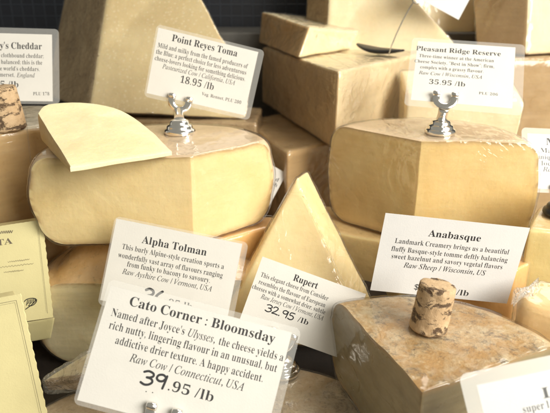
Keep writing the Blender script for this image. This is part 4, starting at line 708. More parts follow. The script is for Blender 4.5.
    [542,[68,-12,-26,4,-20,14,-12,22,-4,28,1,20,5,26,3,15,3,17,5,18,5,20,47,168,4,14,2,14,2,13,0,14,-3,17,-10,10,-20,4,-30,2,3,18,66,9,25,4,20,4,30,6,13,2,10,-2,3,-5,-1,-11,-3,-13,-81,-281,-7,-27,-5,-22,-4,-18,-1,-12,8,-24,22,-8,15,2,16,6,17,11,19,14,19,18,19,21,20,24,21,27,19,30,19,31,18,34,18,37,15,37,14,39,12,40,10,41,78,0,-87,-323,-6,-22,-4,-19,-2,-15,-1,-11,5,-17,15,-5,17,5,19,14,22,24,24,34,14,-14,-37,-54,-38,-38,-38,-23,-39,-8,-22,3,-15,10,-10,16,-3,23,1,16,3,19,4,22,7,24,31,107,-37,-57,-35,-49,-34,-41,-32,-33,-31,-27,-30,-18,-30,-11]],
    [442,[91,-12,-16,266,-2,26,-2,24,-2,21,-2,19,-7,30,-7,21,-9,14,-12,9,-15,6,-18,2,-8,0,4,19,25,4,22,5,20,4,16,4,13,4,12,3,15,1,11,-12,9,-35,8,-60,6,-83,11,-193,22,22,21,22,19,22,19,21,17,21,16,20,14,19,14,19,23,35,17,29,10,22,3,17,-4,10,-10,12,-12,12,-11,13,-7,12,-3,14,3,18,10,14,15,8,19,3,19,-4,16,-13,10,-20,3,-26,-11,-53,-31,-64,-53,-77,-74,-88,-125,-139]],
    [664,[72,-12,-6,272,-1,26,-1,23,-1,21,-2,19,-5,29,-7,21,-20,23,-29,8,-5,0,2,17,26,4,22,5,19,4,16,4,13,4,11,3,15,1,10,-14,7,-40,5,-68,3,-95,2,-119,209,336,17,0,38,-367,71,85,23,28,21,27,16,24,14,22,11,20,7,18,5,15,1,14,-5,12,-14,16,-15,20,-5,21,3,18,9,14,14,9,17,3,18,-4,15,-13,10,-21,3,-26,-8,-44,-22,-54,-39,-63,-53,-72,-149,-186,-16,0,-37,341,-215,-341]],
    [415,[230,-12,-24,4,-18,13,-7,12,-7,17,-7,24,-7,29,-20,93,-71,-100,-15,-21,-15,-18,-14,-15,-13,-12,-14,-10,-15,-7,-15,-5,-16,-1,-18,3,-14,9,-9,13,-3,18,3,17,8,13,13,9,16,3,13,-2,12,-5,13,-6,12,-2,22,9,24,26,89,124,-30,145,-9,28,-11,18,-17,10,-24,4,-24,-1,-22,-3,3,19,28,4,25,5,23,5,19,6,16,5,14,4,11,1,8,1,15,-7,9,-22,28,-135,20,29,18,26,17,22,14,20,23,28,15,17,12,9,13,7,13,3,15,1,21,-2,14,-8,9,-12,3,-18,-3,-16,-8,-13,-12,-8,-16,-3,-14,2,-13,5,-11,5,-10,1,-11,-2,-11,-8,-9,-11,-18,-24,-28,-37,-36,-51,30,-139,9,-33,4,-14,4,-11,11,-15,15,-5,16,5,18,14,22,24,24,33,14,-16,-39,-54,-37,-39,-33,-23]],
    [402,[-65,-228,-21,3,-16,8,-10,14,-3,17,3,16,9,12,14,9,17,3,14,-2,13,-6,14,-6,18,-2,12,4,15,11,17,18,20,26,67,93,-52,271,-12,61,-6,23,-5,18,-12,28,-15,20,-22,12,-30,5,3,17,24,3,22,4,19,4,16,5,26,8,19,2,8,-5,8,-17,8,-27,9,-38,5,-23,5,-28,7,-32,7,-35,7,-39,8,-44,9,-47,9,-51,22,35,19,32,18,28,15,26,13,22,12,20,9,16,7,13,11,22,8,19,4,16,2,13,-6,23,-18,17,-7,5,-9,8,-7,11,-2,18,3,16,10,14,14,8,18,3,21,-4,17,-13,10,-20,4,-27,-4,-34,-12,-40,-19,-45,-26,-51,-11,-19,-11,-20,-13,-22,-14,-23,-15,-24,-15,-25,-16,-25,-17,-26,-17,-26,-17,-26,-18,-25,-18,-25,-17,-24,-18,-23,-18,-22,-17,-21,-18,-19,-17,-17,-16,-15,-16,-13,-15,-11,-15,-7,-13,-5]],
    [396,[213,-12,-20,1,-23,3,-28,5,-30,8,-31,8,-25,6,-21,3,-16,1,-14,-2,-15,-4,-15,-8,-15,-11,-6,-3,-5,-2,-9,3,-3,8,4,10,11,14,329,360,-30,-4,-29,-2,-17,1,-16,2,-16,3,-15,5,-27,7,-26,3,-22,-3,-17,-8,-14,-15,-14,-22,-15,8,9,26,9,22,9,18,11,15,22,19,27,6,20,-1,24,-2,26,-5,29,-6,29,-6,25,-5,19,-3,14,-1,27,4,23,11,17,11,9,4,8,-3,3,-8,-2,-8,-4,-6,-5,-6,-333,-365,30,5,28,2,20,-1,19,-1,18,-4,17,-4,16,-4,16,-3,16,-2,15,-1,25,4,21,13,18,21,14,29,16,-8,-8,-27,-9,-23,-8,-19,-8,-16,-17,-23,-18,-15,-21,-7]],
    [690,[-126,0,4,19,33,4,31,12,30,20,28,28,21,24,33,39,47,54,59,71,73,85,86,101,99,117,112,133,20,0,-25,-621,4,-31,16,-19,11,-7,16,-5,18,-3,22,-2,-3,-19,-280,0,4,19,8,0,22,1,18,4,15,6,10,9,8,12,5,17,4,22,2,26,4,119,-231,0,-14,-3,-12,-9,-75,-89,-22,-28,-15,-23,-10,-17,-3,-13,4,-17,13,-10,21,-5,32,-2,-5,-19],[213,272,218,0,12,274]],
    [653,[-50,0,5,20,5,0,22,1,19,4,15,6,13,9,10,11,9,15,8,19,7,23,124,465,7,29,2,23,-4,21,-13,14,-24,8,-34,4,5,20,255,0,101,-9,72,-28,43,-47,14,-65,-11,-56,-31,-47,-53,-37,-74,-29,52,-25,36,-34,23,-45,7,-54,-2,-32,-8,-30,-11,-27,-17,-25,-21,-23,-25,-20,-28,-18,-32,-14,-36,-12,-39,-8,-41,-5,-45,-2],[287,385,51,3,44,8,38,13,31,19,24,24,17,28,11,32,3,37,-8,48,-24,34,-39,20,-56,7,-28,-1,-18,-2,-13,-6,-8,-8,-6,-12,-7,-18,-3,-10,-4,-14,-6,-20,-6,-23,-8,-29,-8,-33,-10,-38,-11,-43,3,-8,7,-5,13,-2],[228,31,50,3,44,10,38,16,32,23,24,28,18,34,10,38,4,43,-2,31,-8,26,-12,22,-17,18,-23,13,-27,9,-33,6,-37,2,-27,-1,-19,-1,-12,-7,-8,-13,-60,-223,-4,-22,-2,-11,-1,-9,4,-18,13,-10,22,-5]],
    [701,[325,-15,-42,2,-39,7,-37,10,-33,15,-31,19,-27,22,-23,27,-20,30,-15,33,-11,36,-7,38,-2,42,2,36,6,37,9,36,14,36,16,35,19,33,23,33,25,31,27,29,28,27,31,24,32,22,51,27,52,20,52,11,53,4,30,-2,33,-4,35,-9,37,-11,15,-4,13,-2,19,6,15,19,20,0,-41,-205,-21,0,1,16,0,15,-3,33,-7,30,-12,25,-16,22,-21,16,-24,12,-30,8,-33,2,-31,-2,-30,-6,-31,-11,-29,-14,-29,-18,-28,-21,-26,-24,-24,-27,-23,-30,-20,-32,-18,-35,-15,-36,-12,-38,-9,-39,-5,-40,-2,-41,3,-52,10,-45,17,-40,23,-33,29,-27,33,-20,38,-11,43,-4,65,8,62,23,59,39,56,55,19,-17,-31,-36,-33,-31,-33,-26,-34,-21,-36,-16,-38,-12,-41,-7]],
    [755,[-53,0,6,20,5,0,22,1,19,4,15,5,13,8,10,11,9,16,9,19,7,24,125,465,7,30,2,21,-5,21,-13,15,-23,8,-35,4,6,20,265,0,48,-2,45,-7,41,-10,38,-15,34,-20,30,-22,25,-27,22,-30,17,-34,12,-37,8,-40,2,-43,-2,-40,-6,-39,-11,-38,-14,-37,-18,-35,-22,-34,-26,-31,-28,-29,-33,-27,-35,-24,-38,-21,-41,-17,-44,-15,-47,-10,-49,-6,-51,-2],[253,33,41,2,39,6,36,10,33,15,31,17,28,21,25,23,24,27,20,29,18,31,15,32,12,35,10,36,6,36,5,37,1,38,-3,53,-11,47,-17,39,-24,33,-32,26,-37,18,-44,11,-51,4,-28,-1,-20,-4,-14,-9,-10,-15,-9,-22,-10,-32,-119,-443,-5,-20,-4,-16,-2,-14,-1,-10,6,-19,17,-12,13,-4,17,-2,21,-2]],
    [676,[-50,0,5,20,4,0,22,1,19,3,15,6,12,8,10,11,9,15,9,20,7,25,125,464,7,30,2,21,-4,21,-13,15,-24,8,-34,4,5,20,529,0,-29,-150,-17,0,0,4,-1,22,-2,19,-3,16,-5,13,-16,20,-27,13,-18,4,-22,3,-25,1,-30,1,-85,0,-26,-1,-19,-3,-13,-7,-9,-12,-8,-19,-8,-26,-55,-203,84,0,35,1,30,5,24,7,20,10,16,13,13,17,11,21,8,24,19,0,-70,-245,-18,0,2,20,1,19,-2,28,-5,20,-11,13,-17,8,-25,4,-34,1,-89,0,-62,-229,-7,-31,-3,-13,-1,-10,4,-17,13,-11,21,-5,34,-2,69,0,34,1,32,3,29,5,27,7,25,8,23,12,21,13,20,17,18,18,17,21,17,24,15,26,20,0,-72,-190]],
    [604,[-46,0,6,20,4,0,29,2,22,5,16,10,14,17,12,23,10,32,125,464,7,30,2,21,-4,21,-14,15,-23,8,-35,4,6,20,496,0,-31,-164,-20,0,1,10,0,9,-2,29,-5,24,-8,19,-12,14,-17,11,-20,7,-26,5,-30,1,-79,0,-34,-2,-19,-7,-10,-11,-7,-14,-17,-67,-45,-172,56,0,24,1,22,1,19,3,17,4,28,11,23,19,10,12,9,14,9,17,8,18,20,0,-66,-251,-21,0,3,25,1,12,0,13,-5,33,-13,21,-11,5,-16,5,-21,2,-26,1,-79,0,-64,-247,-4,-19,-2,-18,5,-23,15,-14,11,-4,15,-3,18,-3,21,-1,-2,-18]],
    [806,[365,-15,-47,2,-45,7,-41,11,-38,15,-35,19,-31,23,-26,27,-22,30,-17,33,-13,37,-7,38,-3,42,2,37,5,36,10,37,13,36,16,35,20,33,21,33,25,31,27,28,29,27,30,24,32,21,51,26,53,19,55,11,58,4,35,-2,33,-4,31,-8,30,-10,27,-11,22,-7,16,-5,11,-2,18,2,15,8,12,12,12,19,17,0,-46,-212,-17,0,-8,42,-13,37,-19,32,-25,27,-30,21,-34,16,-38,9,-43,3,-45,-4,-43,-11,-41,-18,-39,-26,-36,-32,-32,-38,-28,-42,-25,-48,-20,-50,-14,-50,-9,-49,-3,-48,4,-54,11,-48,18,-42,26,-34,32,-28,38,-20,43,-12,49,-4,26,1,25,5,23,7,22,10,19,11,16,14,10,15,7,16,36,140,5,22,1,11,1,8,-5,21,-15,12,-12,3,-16,3,-19,2,-24,2,5,19,287,0,-5,-19,-33,-2,-23,-7,-18,-13,-12,-17,-9,-25,-6,-18,-5,-20,-40,-165,-61,-29,-62,-21,-65,-13]],
    [775,[-50,0,5,20,4,0,28,2,22,5,17,10,15,16,11,23,10,32,125,465,7,30,2,21,-4,21,-13,15,-24,8,-34,4,5,20,276,0,-5,-20,-4,0,-21,-1,-18,-3,-16,-6,-12,-8,-11,-11,-9,-16,-9,-21,-8,-26,-42,-155,-3,-11,-1,-11,2,-8,6,-5,10,-3,15,-1,256,0,15,1,9,3,6,7,5,11,44,165,7,29,2,22,-4,21,-14,15,-23,8,-35,4,6,20,276,0,-6,-20,-8,0,-20,-1,-17,-4,-15,-5,-12,-8,-10,-12,-9,-15,-9,-20,-7,-23,-124,-465,-7,-30,-2,-12,-1,-10,5,-21,13,-14,24,-8,34,-4,-5,-20,-276,0,5,20,4,0,29,2,22,5,17,10,14,16,11,23,10,32,56,208,2,8,0,7,-2,9,-6,5,-10,2,-15,1,-255,0,-14,-1,-10,-2,-6,-7,-5,-11,-56,-208,-7,-30,-2,-12,-1,-10,5,-21,13,-14,24,-8,34,-4,-5,-20]],
    [365,[-46,0,6,20,4,0,29,2,22,5,16,10,14,16,12,23,10,32,125,465,7,30,2,21,-4,21,-14,15,-23,8,-35,4,6,20,279,0,-5,-20,-8,0,-20,-1,-17,-4,-15,-5,-12,-8,-10,-12,-9,-15,-9,-20,-7,-23,-125,-465,-7,-30,-2,-22,4,-21,14,-14,23,-8,34,-4,-5,-20]],
    [382,[33,-15,-24,2,-22,4,-18,8,-16,11,-13,13,-9,15,-5,17,-2,18,4,22,10,18,17,12,21,4,19,-3,17,-10,10,-16,4,-18,-1,-12,-4,-11,-3,-10,-1,-10,6,-19,18,-6,21,6,14,19,5,14,7,17,6,21,7,23,119,451,5,22,4,17,2,13,1,9,-5,22,-16,12,-12,4,-15,2,-19,3,-22,1,7,22,286,0,-6,-20,-21,-1,-19,-3,-15,-4,-11,-7,-10,-10,-9,-14,-8,-18,-7,-23,-103,-392,-15,-51,-18,-44,-20,-37,-22,-30,-26,-23,-28,-17,-31,-10]],
    [676,[-50,0,5,20,4,0,28,2,22,5,17,10,15,16,11,23,10,32,125,465,7,30,2,21,-4,21,-13,15,-24,8,-34,4,5,20,274,0,-6,-20,-8,0,-19,-1,-16,-3,-14,-4,-11,-7,-10,-10,-8,-15,-9,-19,-7,-24,-52,-194,-2,-7,-1,-7,2,-7,5,-2,7,1,5,4,245,197,25,22,18,20,10,16,4,14,-13,20,-40,6,-6,0,5,20,242,0,-7,-19,-5,0,-20,-2,-23,-7,-23,-12,-26,-17,-29,-21,-33,-25,-38,-29,-41,-33,-169,-134,197,-290,14,-20,15,-17,14,-15,14,-11,15,-9,16,-7,17,-4,18,-1,-5,-19,-296,0,6,19,7,0,29,2,20,6,11,11,4,17,-2,12,-5,15,-10,17,-12,19,-149,221,-6,6,-7,2,-9,-3,-5,-10,-59,-223,-6,-25,-2,-17,5,-24,15,-14,11,-5,15,-3,18,-2,21,-1,-5,-20]],
    [668,[-36,0,5,20,4,0,22,1,19,4,15,5,13,8,10,11,9,16,9,19,7,24,124,465,4,16,4,14,1,12,1,9,-5,21,-13,15,-23,8,-35,4,5,20,275,0,-7,-19,-21,-1,-17,-4,-16,-5,-12,-8,-10,-12,-10,-15,-8,-20,-8,-23,-120,-448,-10,-42,-4,-19,4,-21,12,-12,22,-6,35,-2,71,0,37,1,34,2,30,5,26,6,24,8,21,10,20,14,19,16,17,19,17,23,16,27,17,30,19,0,-65,-196]],
    [878,[-54,0,6,20,30,2,23,5,18,10,14,16,12,23,10,32,131,465,7,29,2,22,-5,21,-13,15,-23,8,-35,4,6,20,187,0,72,-531,351,531,190,0,-6,-20,-8,0,-20,-1,-17,-4,-15,-5,-12,-8,-10,-12,-9,-15,-9,-20,-7,-23,-124,-465,-7,-30,-2,-12,-1,-10,5,-21,13,-14,24,-8,34,-4,-5,-20,-274,0,5,17,29,4,22,6,18,12,14,19,6,12,7,15,5,18,6,20,124,461,-389,-584,-14,0,-78,585,-120,-432,-7,-25,-4,-23,-3,-18,-1,-16,4,-24,14,-15,23,-9,35,-4,-5,-19]],
    [745,[503,-16,-274,571,-117,-430,-5,-20,-3,-16,-2,-14,-1,-11,5,-21,13,-13,11,-4,14,-3,17,-2,20,-1,-5,-20,-226,0,5,20,22,1,19,3,16,6,13,8,11,10,10,16,8,20,8,24,131,477,3,12,1,11,-5,22,-14,22,-22,15,-28,5,-7,0,5,20,145,0,255,-531,110,406,5,20,4,16,1,14,1,11,-5,22,-13,12,-11,4,-14,3,-18,2,-20,1,5,20,227,0,-6,-20,-28,-2,-23,-5,-18,-10,-15,-15,-6,-11,-6,-13,-6,-15,-5,-17,-163,-600]],
    [769,[298,-15,-40,2,-36,6,-34,9,-31,14,-29,17,-24,21,-22,23,-17,28,-15,30,-10,32,-6,36,-2,38,2,34,4,34,8,33,11,34,14,33,16,32,18,32,21,30,22,29,24,27,26,26,28,24,28,21,30,19,30,17,32,15,32,11,32,8,33,5,32,2,40,-2,36,-6,34,-10,30,-14,27,-18,24,-20,21,-25,18,-27,13,-30,10,-33,6,-35,2,-37,-1,-28,-3,-28,-6,-28,-8,-28,-10,-29,-11,-28,-14,-28,-14,-27,-17,-26,-17,-26,-19,-24,-20,-24,-22,-22,-22,-20,-22,-19,-24,-17,-48,-28,-51,-19,-53,-12],[299,15,26,2,25,5,24,9,25,12,23,15,22,18,22,20,21,23,20,25,18,26,18,29,16,30,14,31,13,32,11,32,9,34,7,34,6,34,3,33,1,34,-2,42,-8,37,-11,32,-17,26,-21,21,-25,14,-29,9,-33,3,-27,-2,-27,-6,-26,-10,-27,-13,-26,-18,-25,-20,-24,-24,-23,-26,-22,-30,-21,-32,-18,-34,-17,-36,-11,-28,-10,-28,-9,-28,-6,-27,-6,-28,-4,-28,-2,-27,-1,-28,3,-43,7,-37,13,-33,18,-27,22,-21,26,-16,31,-9]],
    [600,[-50,0,5,20,5,0,21,1,19,3,15,6,12,7,10,11,9,15,9,20,7,25,125,465,7,29,2,22,-4,22,-13,14,-24,8,-34,4,5,20,272,0,92,-10,66,-29,39,-48,13,-68,-2,-29,-7,-28,-10,-25,-15,-24,-19,-22,-23,-20,-26,-17,-29,-14,-33,-12,-36,-8,-38,-5,-41,-2,-92,0,-12,-3,-6,-9,-59,-223,-2,-14,-2,-14,5,-24,16,-14,12,-4,16,-3,19,-2,22,-1,-6,-20],[287,361,48,3,42,9,36,15,30,21,22,26,17,31,10,36,3,40,-2,29,-6,25,-10,20,-14,17,-18,13,-23,9,-27,5,-32,2,-25,-3,-17,-7,-13,-18,-12,-31,-57,-211,-1,-8,-1,-8,2,-7,6,-5,14,-2]],
    [769,[438,-193,-16,0,-17,2,-17,2,-18,2,-19,4,-20,5,-20,5,-22,6,-21,6,-20,5,-18,5,-17,3,-29,5,-23,2,-28,-3,-29,-9,-30,-14,-32,-20,-12,17,184,165,-41,14,-37,20,-31,24,-26,29,-21,33,-14,38,-9,42,-3,46,2,35,4,35,8,35,12,35,13,33,17,33,18,31,21,30,23,29,24,26,26,25,27,24,28,21,29,18,30,17,31,14,30,11,31,8,30,4,30,2,39,-2,36,-6,33,-9,32,-14,28,-17,24,-20,22,-24,18,-26,14,-30,10,-32,6,-35,2,-37,-4,-54,-11,-53,-18,-52,-25,-52,-33,-51,-37,-46,-44,-43,-49,-40,-53,-33,-56,-24,-57,-14,-60,-5,-25,-2,-14,-7,-56,-48,13,1,13,1,25,0,15,-1,16,-1,17,-3,18,-3,19,-3,20,-5,22,-5,22,-7,42,-12,34,-9,28,-5,21,-2,37,5,39,16,39,27,40,37,16,-14,-30,-35,-30,-29,-29,-25,-28,-19,-30,-14,-31,-11,-33,-6],[297,16,39,4,39,12,37,20,36,28,34,35,31,42,29,48,26,55,22,58,16,58,9,57,3,56,-2,43,-8,37,-12,32,-17,27,-22,20,-25,15,-30,9,-34,3,-28,-2,-27,-6,-26,-10,-26,-13,-26,-18,-24,-20,-23,-24,-22,-26,-22,-29,-19,-31,-18,-34,-16,-36,-21,-57,-14,-56,-9,-56,-3,-56,3,-42,7,-37,13,-31,18,-27,22,-21,26,-15,30,-9]],
    [671,[-50,0,5,20,5,0,22,1,19,4,15,6,13,9,10,11,9,15,8,19,7,23,124,465,7,29,2,23,-4,21,-13,14,-24,8,-34,4,5,20,293,0,49,-2,43,-8,36,-12,30,-17,23,-22,17,-26,10,-29,3,-34,-12,-65,-38,-54,-62,-42,-87,-31,92,-223,11,-26,12,-22,11,-18,11,-15,11,-11,13,-8,15,-5,17,-2,4,0,-6,-20,-155,0,-138,340,-22,0,-24,0,-21,1,-19,1,-16,2,-57,-212,-5,-21,-4,-18,-2,-14,-1,-11,4,-24,14,-14,22,-8,32,-3,11,0,-6,-19],[301,372,49,3,43,8,37,15,31,20,24,24,17,29,11,33,3,37,-9,52,-26,37,-45,22,-62,7,-22,-1,-18,-3,-13,-7,-10,-12,-9,-18,-8,-25,-59,-217,32,-2,16,-2]],
    [549,[228,-14,-32,2,-35,5,-36,9,-39,13,-13,4,-11,1,-24,-8,-16,-24,-18,0,34,229,19,1,4,-46,8,-40,14,-35,19,-29,23,-23,27,-16,31,-10,34,-3,19,1,17,4,17,5,16,9,14,10,13,11,11,14,10,15,7,16,6,17,3,19,1,19,-3,26,-8,26,-7,12,-7,13,-9,13,-9,13,-16,20,-19,21,-10,11,-11,11,-11,11,-12,12,-25,27,-22,25,-17,24,-12,21,-10,21,-7,21,-4,21,-1,21,2,25,4,24,8,23,11,21,14,19,16,18,19,15,21,13,23,10,26,7,26,5,29,1,24,-1,22,-1,21,-5,21,-6,33,-10,15,-4,23,6,15,18,19,0,-32,-203,-16,0,-3,40,-6,36,-11,29,-15,25,-19,19,-22,14,-25,8,-29,3,-25,-2,-23,-6,-19,-9,-17,-14,-14,-17,-9,-19,-6,-23,-2,-25,1,-15,4,-15,6,-16,9,-16,10,-16,11,-16,13,-17,15,-16,46,-48,11,-13,12,-12,12,-13,12,-13,25,-32,17,-35,10,-38,4,-41,-2,-28,-5,-27,-9,-25,-12,-23,-16,-22,-18,-19,-21,-17,-23,-14,-26,-12,-28,-8,-29,-5]],
    [625,[74,0,4,20,8,0,33,2,25,7,20,12,16,21,7,13,7,17,6,19,7,22,133,488,2,9,1,9,-7,13,-20,4,-27,0,-30,-1,-27,-2,-24,-4,-21,-6,-18,-7,-17,-10,-14,-11,-12,-14,-11,-16,-10,-18,-9,-20,-8,-23,-22,2,44,166,576,0,-32,-171,-19,0,1,16,0,16,-2,26,-4,22,-8,18,-11,14,-15,10,-22,7,-26,5,-33,1,-41,0,-11,-1,-8,-5,-6,-8,-5,-12,-135,-492,-6,-23,-4,-20,-3,-17,-1,-14,5,-22,16,-13,11,-4,16,-3,18,-1,22,-1,11,0,-6,-20]],
    [731,[298,-15,-48,3,-43,9,-38,16,-32,22,-27,27,-18,31,-11,36,-4,39,1,20,4,24,5,27,8,31,82,307,7,29,2,19,-5,23,-14,14,-11,4,-15,3,-18,3,-22,1,5,19,292,0,-4,-19,-10,0,-22,-1,-20,-5,-16,-7,-13,-11,-11,-14,-10,-18,-9,-23,-8,-26,-74,-281,-10,-41,-8,-34,-5,-28,-1,-21,2,-29,7,-25,12,-22,17,-19,21,-15,25,-10,28,-7,32,-2,28,1,26,4,25,7,23,10,21,12,19,15,16,16,15,19,14,25,14,33,14,43,15,51,69,258,7,26,4,22,3,20,1,17,-4,29,-13,18,-10,5,-14,4,-18,3,-21,1,4,19,233,0,-3,-19,-14,0,-26,-3,-22,-9,-17,-14,-14,-21,-6,-15,-8,-21,-4,-13,-4,-14,-5,-15,-4,-17,-76,-288,-13,-45,-15,-40,-17,-35,-17,-31,-20,-26,-22,-23,-25,-19,-26,-14,-30,-11,-32,-8,-36,-4]],
    [650,[119,-15,24,603,0,22,-3,18,-5,14,-7,12,-11,8,-14,5,-17,4,-20,1,-10,0,4,20,277,0,-5,-18,-8,0,-22,-1,-18,-4,-14,-6,-10,-9,-8,-12,-5,-17,-4,-22,-2,-27,-19,-434,350,416,22,28,16,23,9,18,3,13,-4,16,-13,10,-21,5,-32,1,4,20,213,0,-7,-20,-2,0,-14,-2,-14,-4,-14,-8,-14,-11,-15,-15,-16,-17,-18,-20,-20,-23,-494,-587]],
    [882,[123,-15,24,602,0,22,-3,19,-6,15,-8,11,-12,8,-16,7,-19,3,-23,2,3,18,278,0,-5,-18,-8,0,-22,-1,-18,-4,-14,-6,-10,-9,-8,-12,-5,-17,-4,-22,-2,-27,-17,-404,250,356,3,61,0,21,-3,18,-5,14,-8,12,-10,8,-14,6,-16,4,-20,1,-7,0,4,19,265,0,-6,-19,-29,-2,-21,-6,-15,-12,-10,-19,-3,-14,-3,-16,-2,-19,-1,-22,-16,-384,250,375,17,27,12,24,7,20,2,17,-4,12,-14,10,-22,6,-32,3,7,19,209,0,-4,-19,-3,0,-14,-2,-15,-5,-14,-8,-13,-11,-15,-15,-15,-18,-16,-22,-17,-24,-392,-583,-19,0,20,477,-334,-477]],
    [683,[-93,0,6,17,33,7,33,15,35,24,36,32,247,247,-69,210,-8,25,-8,20,-8,17,-7,14,-16,19,-21,14,-12,5,-15,4,-17,2,-19,1,-7,0,6,19,305,0,-5,-20,-17,0,-28,-2,-19,-8,-12,-12,-4,-17,3,-24,9,-32,56,-162,159,154,22,23,16,21,10,17,3,14,-4,13,-11,9,-19,5,-26,2,-12,0,6,19,240,0,-7,-19,-2,0,-16,-1,-16,-5,-16,-7,-16,-10,-17,-13,-18,-16,-20,-18,-22,-20,-221,-210,77,-239,9,-25,7,-21,8,-16,6,-12,15,-18,19,-12,12,-5,14,-3,16,-2,19,-1,8,0,-5,-19,-312,0,4,19,18,0,30,2,22,6,14,12,5,20,-1,12,-1,14,-4,13,-4,14,-62,185,-164,-163,-22,-24,-16,-22,-10,-19,-3,-17,5,-15,15,-11,26,-7,35,-3,-6,-16]],
    [613,[71,0,7,18,19,1,17,2,15,3,13,3,19,10,14,14,10,20,9,27,54,201,-91,246,-9,24,-9,20,-9,18,-9,16,-19,23,-22,15,-13,5,-14,3,-16,2,-17,1,5,20,300,0,-7,-20,-20,-1,-17,-2,-14,-3,-10,-4,-14,-12,-5,-20,1,-10,2,-11,7,-24,86,-235,161,183,16,18,13,17,12,14,9,13,13,23,4,18,-5,16,-15,11,-11,4,-15,2,-16,2,-20,1,5,20,238,0,-6,-22,-14,-2,-14,-4,-15,-8,-15,-11,-16,-14,-18,-17,-20,-21,-21,-23,-234,-265,-56,-207,-4,-19,-2,-10,-1,-9,6,-22,16,-12,13,-3,17,-3,20,-1,25,-1,-6,-18]],
    [683,[-17,0,0,15,543,639,-187,0,-30,-1,-27,-2,-24,-4,-22,-5,-20,-8,-18,-9,-16,-11,-14,-13,-14,-16,-12,-18,-12,-20,-10,-23,-19,0,53,168,522,0,0,-11,-546,-641,176,0,32,0,29,1,26,2,22,2,20,2,17,4,16,4,15,6,25,15,23,19,16,18,16,22,15,26,14,29,20,0,-61,-190]],
    [281,[8,-9,70,0,196,700,-70,0]],
    [219,[109,458,-23,-5,-19,-13,-13,-19,-5,-23,5,-23,13,-19,19,-13,23,-5,23,5,19,13,13,19,5,23,-5,23,-13,19,-19,13],[109,111,-23,-5,-19,-13,-13,-19,-5,-23,5,-23,13,-19,19,-13,23,-5,23,5,19,13,13,19,5,23,-5,23,-13,19,-19,13]],
    [219,[61,-115,49,23,36,34,22,44,7,52,-5,36,-13,30,-21,20,-28,7,-24,-4,-19,-11,-12,-20,-5,-26,4,-22,10,-18,17,-13,22,-6,0,-29,-4,-26,-12,-26,-24,-26],[169,398,-5,23,-13,19,-19,13,-23,5,-23,-5,-19,-13,-13,-19,-5,-23,5,-23,13,-19,19,-13,23,-5,23,5,19,13,13,19]],
    [219,[59,-118,52,24,36,35,22,42,7,43,-5,40,-14,31,-23,19,-29,7,-24,-4,-18,-12,-13,-18,-4,-23,4,-23,10,-17,15,-11,20,-5,3,-29,-5,-31,-13,-28,-21,-21]],
    [219,[109,111,-23,-5,-19,-13,-13,-19,-5,-23,5,-23,13,-19,19,-13,23,-5,23,5,19,13,13,19,5,23,-5,23,-13,19,-19,13]],
    [188,[73,462,42,0,23,137,0,117,-88,0,0,-117]],
    [354,[241,462,42,0,23,137,0,117,-88,0,0,-117],[71,462,42,0,23,137,0,117,-88,0,0,-117]],
    [323,[283,267,-243,0,0,-93,243,0]],
    [542,[470,596,-33,22,-38,18,-41,12,-37,7,0,36,-82,0,0,-36,-78,-22,-59,-39,-37,-55,-13,-67,11,-51,35,-49,58,-43,83,-32,0,-216,-57,16,-45,21,-42,27,-44,37,0,-121,46,-26,46,-21,47,-15,49,-8,0,-109,82,0,0,109,80,23,57,45,33,57,11,60,-12,64,-36,55,-57,43,-76,31,0,198,40,-12,41,-19,37,-23,31,-25],[239,396,-40,17,-28,21,-16,24,-5,27,7,29,18,25,28,18,36,10],[321,262,39,-19,27,-22,14,-25,5,-28,-5,-31,-17,-24,-26,-18,-37,-13]],
    [625,[495,339,-14,-28,-18,-29,-20,-29,-21,-24,-96,110,57,45,39,44,22,45,7,48,-12,58,-34,47,-52,32,-66,11,-72,-11,-55,-32,-36,-49,-12,-65,6,-43,17,-42,25,-39,29,-34,-65,-43,-51,-47,-33,-53,-12,-58,14,-64,37,-51,55,-34,66,-13,48,5,51,17,56,32,61,48,78,-93,126,0,-138,160,36,44,31,46,26,46,18,43],[356,161,-36,-32,-36,-26,-37,-16,-37,-6,-31,6,-26,15,-19,23,-8,28,8,37,23,33,37,32,51,34],[208,521,6,26,15,20,24,14,29,5,31,-5,25,-15,16,-22,6,-28,-4,-26,-13,-25,-27,-28,-45,-32,-22,24,-20,29,-15,31]],
]
# each row: advance width, followed by closed contours stored in relative steps
FONT = {}
for _k, _row in enumerate(FONT_ROWS):
    if _k < 62:
        FONT['b' + (string.ascii_letters + string.digits)[_k]] = _row
    elif _k < 114:
        FONT['i' + string.ascii_letters[_k - 62]] = _row
    else:
        FONT['x' + ['/', ':', ';', ',', '.', "'", '"', '-', '$', '&'][_k - 114]] = _row
_glyph = {}


